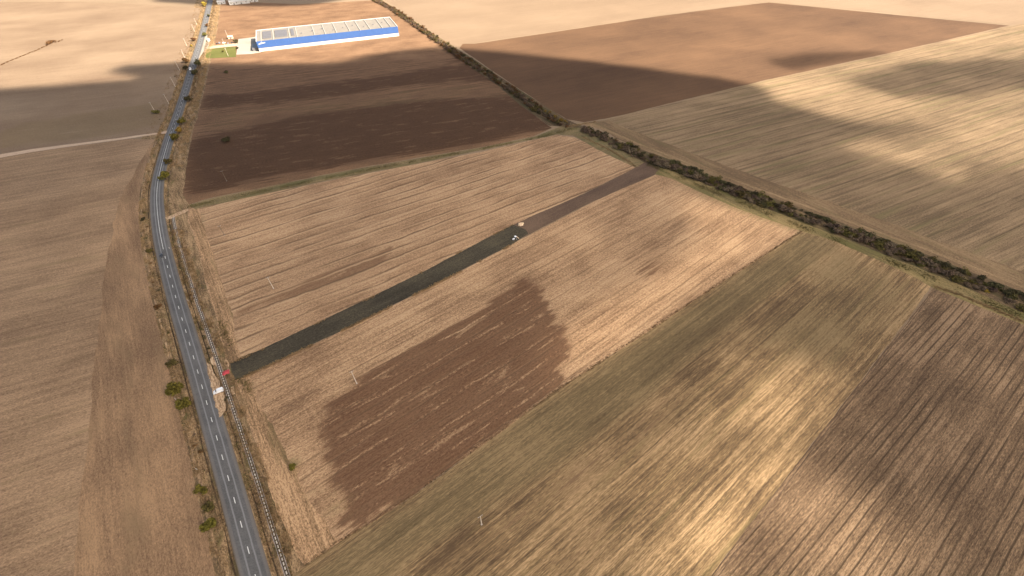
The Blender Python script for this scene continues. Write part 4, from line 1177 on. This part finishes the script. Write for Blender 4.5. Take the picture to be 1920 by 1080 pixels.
# red tarpaulin over a mound beside the worked strip
x, y = G(424, 699)
tp = MB(); n = 22
for j in range(n):
    for i in range(n):
        u = (i / (n - 1) - 0.5) * 2; v = (j / (n - 1) - 0.5) * 2
        r = max(abs(u) ** 2.2 + abs(v) ** 2.2, 0)
        z = 0.9 * max(0, 1 - r * 0.62) + 0.14 * (vnoise(u * 4 + 9, v * 4, 77) - 0.5) + 0.08
        tp.v.append((u * 1.75 + 0.25 * (vnoise(v * 3, 5, 78) - 0.5), v * 1.5 + 0.25 * (vnoise(u * 3, 9, 79) - 0.5), max(0.05, float(z))))
for j in range(n - 1):
    for i in range(n - 1):
        tp.f.append((j * n + i, j * n + i + 1, (j + 1) * n + i + 1, (j + 1) * n + i)); tp.m.append(0)
o = tp.build("tarpaulin", plain("red_tarpaulin", lin(176, 62, 66, 0.9), 0.6, 0.4, 0.12, 1.0))
o.location = (x, y, 0.02); o.rotation_euler = (0, 0, 0.5)
tag(o, "crumpled red tarpaulin on the ground beside the dark worked strip", "tarpaulin")

# heap of pale lumps and the small tractor working the strip
PALE = plain("pale_chalky_earth", lin(214, 188, 156, 0.95), 0.95, 0.1, 0.2, 1.2)
def lump_mesh(seed, sx, sy, sz):
    mb = MB(); r = random.Random(seed); nu, nv = 9, 6
    for j in range(nv + 1):
        ph = math.pi * j / nv
        for i in range(nu):
            a = 2 * math.pi * i / nu
            k = 0.8 + 0.4 * float(vnoise(i * 0.9 + seed, j * 0.9, seed))
            mb.v.append((sx * k * math.sin(ph) * math.cos(a), sy * k * math.sin(ph) * math.sin(a), max(-0.1, sz * k * math.cos(ph))))
    for j in range(nv):
        for i in range(nu):
            mb.f.append((j * nu + i, (j + 1) * nu + i, (j + 1) * nu + (i + 1) % nu, j * nu + (i + 1) % nu)); mb.m.append(0)
    return mb
x, y = G(977.5, 421)
hp = empty("earth_heap", (x, y, 0.0), 0.4); tag(hp, "heap of cream coloured lumps at the head of the dark strip", "heap")
for i, (lx, ly, sx, sy, sz) in enumerate([(-1.3, 0.7, 1.1, 1.2, 1.3), (0.3, -0.6, 1.0, 1.1, 1.1), (1.5, 0.5, 1.0, 0.8, 1.0), (0.2, 1.3, 0.9, 0.8, 0.8), (-0.9, -1.0, 0.9, 0.7, 0.8), (1.4, 1.5, 0.6, 0.5, 0.5), (-2.2, -0.4, 0.5, 0.5, 0.45)]):
    o = lump_mesh(500 + i, sx, sy, sz).build("lump", PALE, hp); o.location = (lx, ly, 0.1)

x, y = G(965, 449)
tr = empty("tractor", (x, y, 0.03), ROWA + math.pi); tag(tr, "small white tractor with a rear bar on the dark strip", "tractor")
mb = MB(); mb.prism([(0.1, 0.6), (0.1, 1.45), (1.7, 1.35), (1.95, 1.15), (1.95, 0.6)], -0.42, 0.42); mb.build("hood", CARP['white'], tr)
mb = MB(); mb.prism([(-1.3, 0.7), (-1.35, 1.5), (-1.15, 2.45), (-0.05, 2.45), (0.1, 1.5), (0.1, 0.7)], -0.68, 0.68); mb.build("cab", GLASS, tr)
mb = MB(); mb.box(-1.4, 0.1, -0.85, 0.85, 2.46, 2.66, taper=0.08); mb.build("roof", CARP['white'], tr)
for (xx, r_, w_, yy) in ((-0.85, 0.8, 0.45, 0.95), (1.45, 0.5, 0.32, 0.75)):
    for sd in (-1, 1):
        mb = MB(); mb.tube((xx, sd * (yy - w_/2), r_), (xx, sd * (yy + w_/2), r_), r_, r_, 14); w = mb.build("wheel", TYRE, tr)
        mb = MB(); mb.tube((xx, sd * (yy + w_/2), r_), (xx, sd * (yy + w_/2 + 0.02), r_), r_ * 0.55, r_ * 0.55, 10); mb.build("rim", RIM, w)
mb = MB(); mb.box(-3.0, -2.5, -1.6, 1.6, 0.45, 0.75); mb.box(-2.5, -1.3, -0.1, 0.1, 0.5, 0.65)
mb.build("implement_bar", PALE, tr)

# spoil of pale earth thrown out beside the channel
for q_, pl in enumerate([[(433, 726), (438, 724), (440, 732), (442, 739), (436, 742), (433, 735)], [(394, 673), (399, 668), (404, 676), (408, 684), (400, 684), (396, 680)], [(424, 672), (430, 678), (431, 690), (436, 706), (432, 706), (427, 690), (422, 678)], [(398, 655), (401, 655), (405, 668), (402, 670)]]):
    sheet("bare_earth", GS(pl), 0.075, MAT['dirt'], amp=0.9, step=1.0, seed=40 + q_)

# ------------------------------------------------------------------ warehouse and its yard
WH = 13.5
A = Vector((*G(487, 97), 0)); B = Vector((*G(748.5, 67.5), 0))
wl = (B - A).length; wd = 62.0
wa = math.atan2(B.y - A.y, B.x - A.x)
W_ = empty("warehouse", (A.x, A.y, -0.1), wa)
tag(W_, "long white and blue warehouse standing on the sunlit field", "warehouse")
WHITE = plain("white_cladding", lin(238, 234, 226, 0.55), 0.6, 0.4, 0.03, 0.1)
BLUE = plain("blue_cladding", lin(95, 145, 228, 0.30), 0.55, 0.4, 0.04, 0.1)
ROOFC = plain("cream_roof_membrane", lin(228, 216, 198, 0.27), 0.8, 0.3, 0.06, 0.08)
GREYP = plain("roof_panels", lin(188, 184, 184, 0.24), 0.4, 0.5, 0.1, 0.4)
RIBM = plain("roof_rib_membrane", lin(238, 230, 216, 0.38), 0.8, 0.3, 0.05, 0.1)
DOORM = plain("pale_door_panels", lin(214, 212, 208, 0.5), 0.6, 0.4, 0.04)
nb = 24
bay = wl / nb
mb = MB(); mb.box(0.3, wl - 0.3, 0.3, wd - 0.3, 0, WH - 0.6); mb.build("core", ROOFC, W_)
low = MB(); low.box(0.03, bay - 0.03, 0.0, 0.28, 0.0, 4.6); low_me = low.mesh("white_panel", WHITE)
up = MB(); up.box(0.03, bay - 0.03, -0.12, 0.28, 4.62, WH); up_me = up.mesh("blue_panel", BLUE)
for i in range(nb):
    for me, nm in ((low_me, "white_panel"), (up_me, "blue_panel")):
        o = bpy.data.objects.new(nm, me); link(o, W_); o.location = (i * bay, 0, 0)
for nm, x0, x1, m_, z0, z1 in (("end_wall", 0.0, 0.28, WHITE, 0, WH - 0.1), ("end_wall", wl - 0.28, wl, plain("pale_blue_cladding", lin(178, 196, 226, 0.45), 0.6, 0.4, 0.03), 0, WH - 0.1)):
    mb = MB(); mb.box(x0, x1, 0.3, wd - 0.3, z0, z1); mb.build(nm, m_, W_)
mb = MB(); mb.box(0, wl, wd - 0.28, wd, 0, WH - 0.05); mb.build("rear_wall", WHITE, W_)
mb = MB(); mb.box(0.3, wl - 0.3, 0.3, wd - 0.3, WH - 0.58, WH - 0.4); mb.build("roof", ROOFC, W_)
mb = MB(); mb.box(-0.1, wl + 0.1, wd - 1.6, wd + 0.1, WH - 0.04, WH + 0.5); mb.build("parapet", WHITE, W_)
mb = MB(); mb.box(-0.1, 1.0, 0.3, wd - 1.65, WH - 0.08, WH + 0.4); mb.build("parapet", WHITE, W_)
mb = MB(); mb.box(wl - 1.0, wl + 0.1, 0.3, wd - 1.65, WH - 0.08, WH + 0.4); mb.build("parapet", WHITE, W_)
for fx in (0.033, 0.115, 0.225, 0.275, 0.395, 0.47, 0.55, 0.645, 0.72, 0.795, 0.885, 0.95):
    mb = MB(); mb.box(fx * wl - 0.55, fx * wl + 0.55, 1.0, wd - 1.7, WH - 0.38, WH + 0.35); mb.build("roof_rib", RIBM, W_)
for (a, b) in ((0.042, 0.106), (0.125, 0.215), (0.235, 0.262)):
    for j in range(5):
        y0_ = 12 + j * 7.6
        mb = MB(); mb.add([(a * wl + 0.6, y0_, WH + 0.1), (b * wl - 0.6, y0_, WH + 0.1), (b * wl - 0.6, y0_ + 5.0, WH + 0.9), (a * wl + 0.6, y0_ + 5.0, WH + 0.9),
                           (a * wl + 0.6, y0_, WH - 0.3), (b * wl - 0.6, y0_, WH - 0.3), (b * wl - 0.6, y0_ + 5.0, WH - 0.3), (a * wl + 0.6, y0_ + 5.0, WH - 0.3)],
                          [(0, 1, 2, 3), (0, 4, 5, 1), (1, 5, 6, 2), (2, 6, 7, 3), (3, 7, 4, 0)])
        mb.build("solar_panel", GREYP, W_)
for i, fx in enumerate((0.06, 0.12, 0.30, 0.42, 0.60, 0.78, 0.93)):
    mb = MB(); mb.box(fx * wl - 1.9, fx * wl + 1.9, -0.07, -0.01, 0.1, 3.9); mb.build("dock_door", DOORM, W_)
for i in range(9):
    fx = 0.31 + 0.075 * i
    mb = MB(); mb.box(fx * wl - 0.9, fx * wl + 0.9, 18 + 7 * (i % 3), 20 + 7 * (i % 3), WH - 0.38, WH + 0.9, taper=0.15); mb.build("roof_vent", GREYP, W_)
mb = MB(); mb.box(0, wl, -0.22, -0.125, 4.5, 4.72); mb.build("gutter", GREYP, W_)
# white mark on the blue front near its left end
mk = MB()
mk.prism([(2.0, 9.2), (11.5, 10.6), (11.5, 11.6), (8.2, 11.5), (6.4, 12.9), (5.8, 11.3), (2.0, 10.2)], -0.16, -0.125)
mk.build("sign_mark", WHITE, W_)
mb = MB(); mb.box(-9.0, -0.3, 6.0, 30.0, 0, 4.2); mb.build("yard_shade_block", GREYP, W_)  # grey block standing in for the warehouse's shadow on the yard

sheet("yard", GS([(443, 102.5), (447, 73), (462, 71.5), (478, 69.5), (482, 66), (489, 98), (472, 101)]), 0.02, MAT['concrete'], amp=0.3, step=4)
sheet("lawn", GS([(384, 109.5), (387.5, 92.5), (420, 88), (442, 88), (443, 107)]), 0.02, MAT['lawn'], amp=0.8, step=4)
sheet("yard_drive", GS([(383, 101), (386, 88), (400, 86), (420, 84), (445, 80), (446, 86), (420, 88.5), (388, 92)]), 0.03, MAT['track'], amp=0.4, step=4)
sheet("road_junction", [road_pt(s_, 5.0) for s_ in np.linspace(road_s(366, 110), road_s(379.5, 64), 12)] + [road_pt(s_, o_) for s_, o_ in zip(np.linspace(road_s(379.5, 64), road_s(366, 110), 12), [6, 8, 10.5, 12, 13, 13.5, 13.5, 12, 10, 8, 6.5, 5.5])], 0.04, MAT['concrete'], amp=0.3, step=4)
for p, rz, c, lab, van in [((420, 81), 0.4, 'white', "white car parked beside the sunlit yard drive", False), ((412, 81.5), 1.9, 'grey', "grey van parked left of the white car at the yard", True),
                      ((407, 82.5), 1.9, 'dark', "dark car parked nearest the road at the yard", False), ((428, 82), 1.9, 'grey', "grey car parked right of the yard pole", False),
                      ((435, 81), 1.9, 'dark', "dark car parked closest to the concrete yard", False)]:
    x, y = G(*p); make_vehicle((x, y, 0.02), rz, c, lab, van)
def shed(p, l, w, h, label, rz=0.4, wall=WHITE, roofm=None, name="shed", cat="shed"):
    x, y = G(*p); t = empty(name, (x, y, -0.1), rz); tag(t, label, cat)
    mb = MB(); mb.box(-l/2, l/2, -w/2, w/2, 0, h); mb.build("wall", wall, t)
    mb = MB(); mb.prism([(-w/2 - 0.3, h), (0, h + w * 0.22), (w/2 + 0.3, h), (w/2 + 0.3, h + 0.18), (0, h + w * 0.22 + 0.2), (-w/2 - 0.3, h + 0.18)], -l/2 - 0.3, l/2 + 0.3)
    r = mb.build("roof", roofm or WHITE, t); r.rotation_euler = (0, 0, math.pi / 2)
    mb = MB(); mb.box(-1.2, 1.2, -w/2 - 0.06, -w/2 - 0.01, 0, min(h - 0.3, 2.6)); mb.build("door", GREYP, t)
    for q in (-0.3, 0.3):
        mb = MB(); mb.box(q * l - 0.6, q * l + 0.6, -w/2 - 0.05, -w/2 - 0.01, h * 0.45, h * 0.8); mb.build("window", GLASS, t)
    return t
shed((433, 72), 7, 4.5, 3.0, "small cream shed in the field behind the yard drive", wall=PALE, roofm=PALE)
x, y = G(391.5, 77)
tk = empty("water_tank", (x, y, -0.1)); tag(tk, "white round tank beside the road above the junction", "tank")
mb = MB(); mb.tube((0, 0, 0), (0, 0, 3.2), 2.2, 2.2, 18); mb.build("drum", WHITE, tk)
mb = MB(); mb.tube((0, 0, 3.2), (0, 0, 4.2), 2.2, 0.4, 18); mb.build("cap", WHITE, tk)
for p, l, w, h, lab in [((439.5, 8), 16, 9, 5, "small white farm building at the top edge, nearest the road"), ((453, 6.5), 30, 10, 5, "long white farm building at the top edge"),
                        ((469, 3.5), 14, 9, 5, "pale farm building at the top edge, second from the right"), ((478, 2.5), 12, 9, 5, "pale farm building at the top edge, farthest right"),
                        ((416, 7), 14, 8, 4, "low pale farm building at the top edge beside the road")]:
    shed(p, l, w, h, lab, rz=0.42, name="farm_building", cat="building")
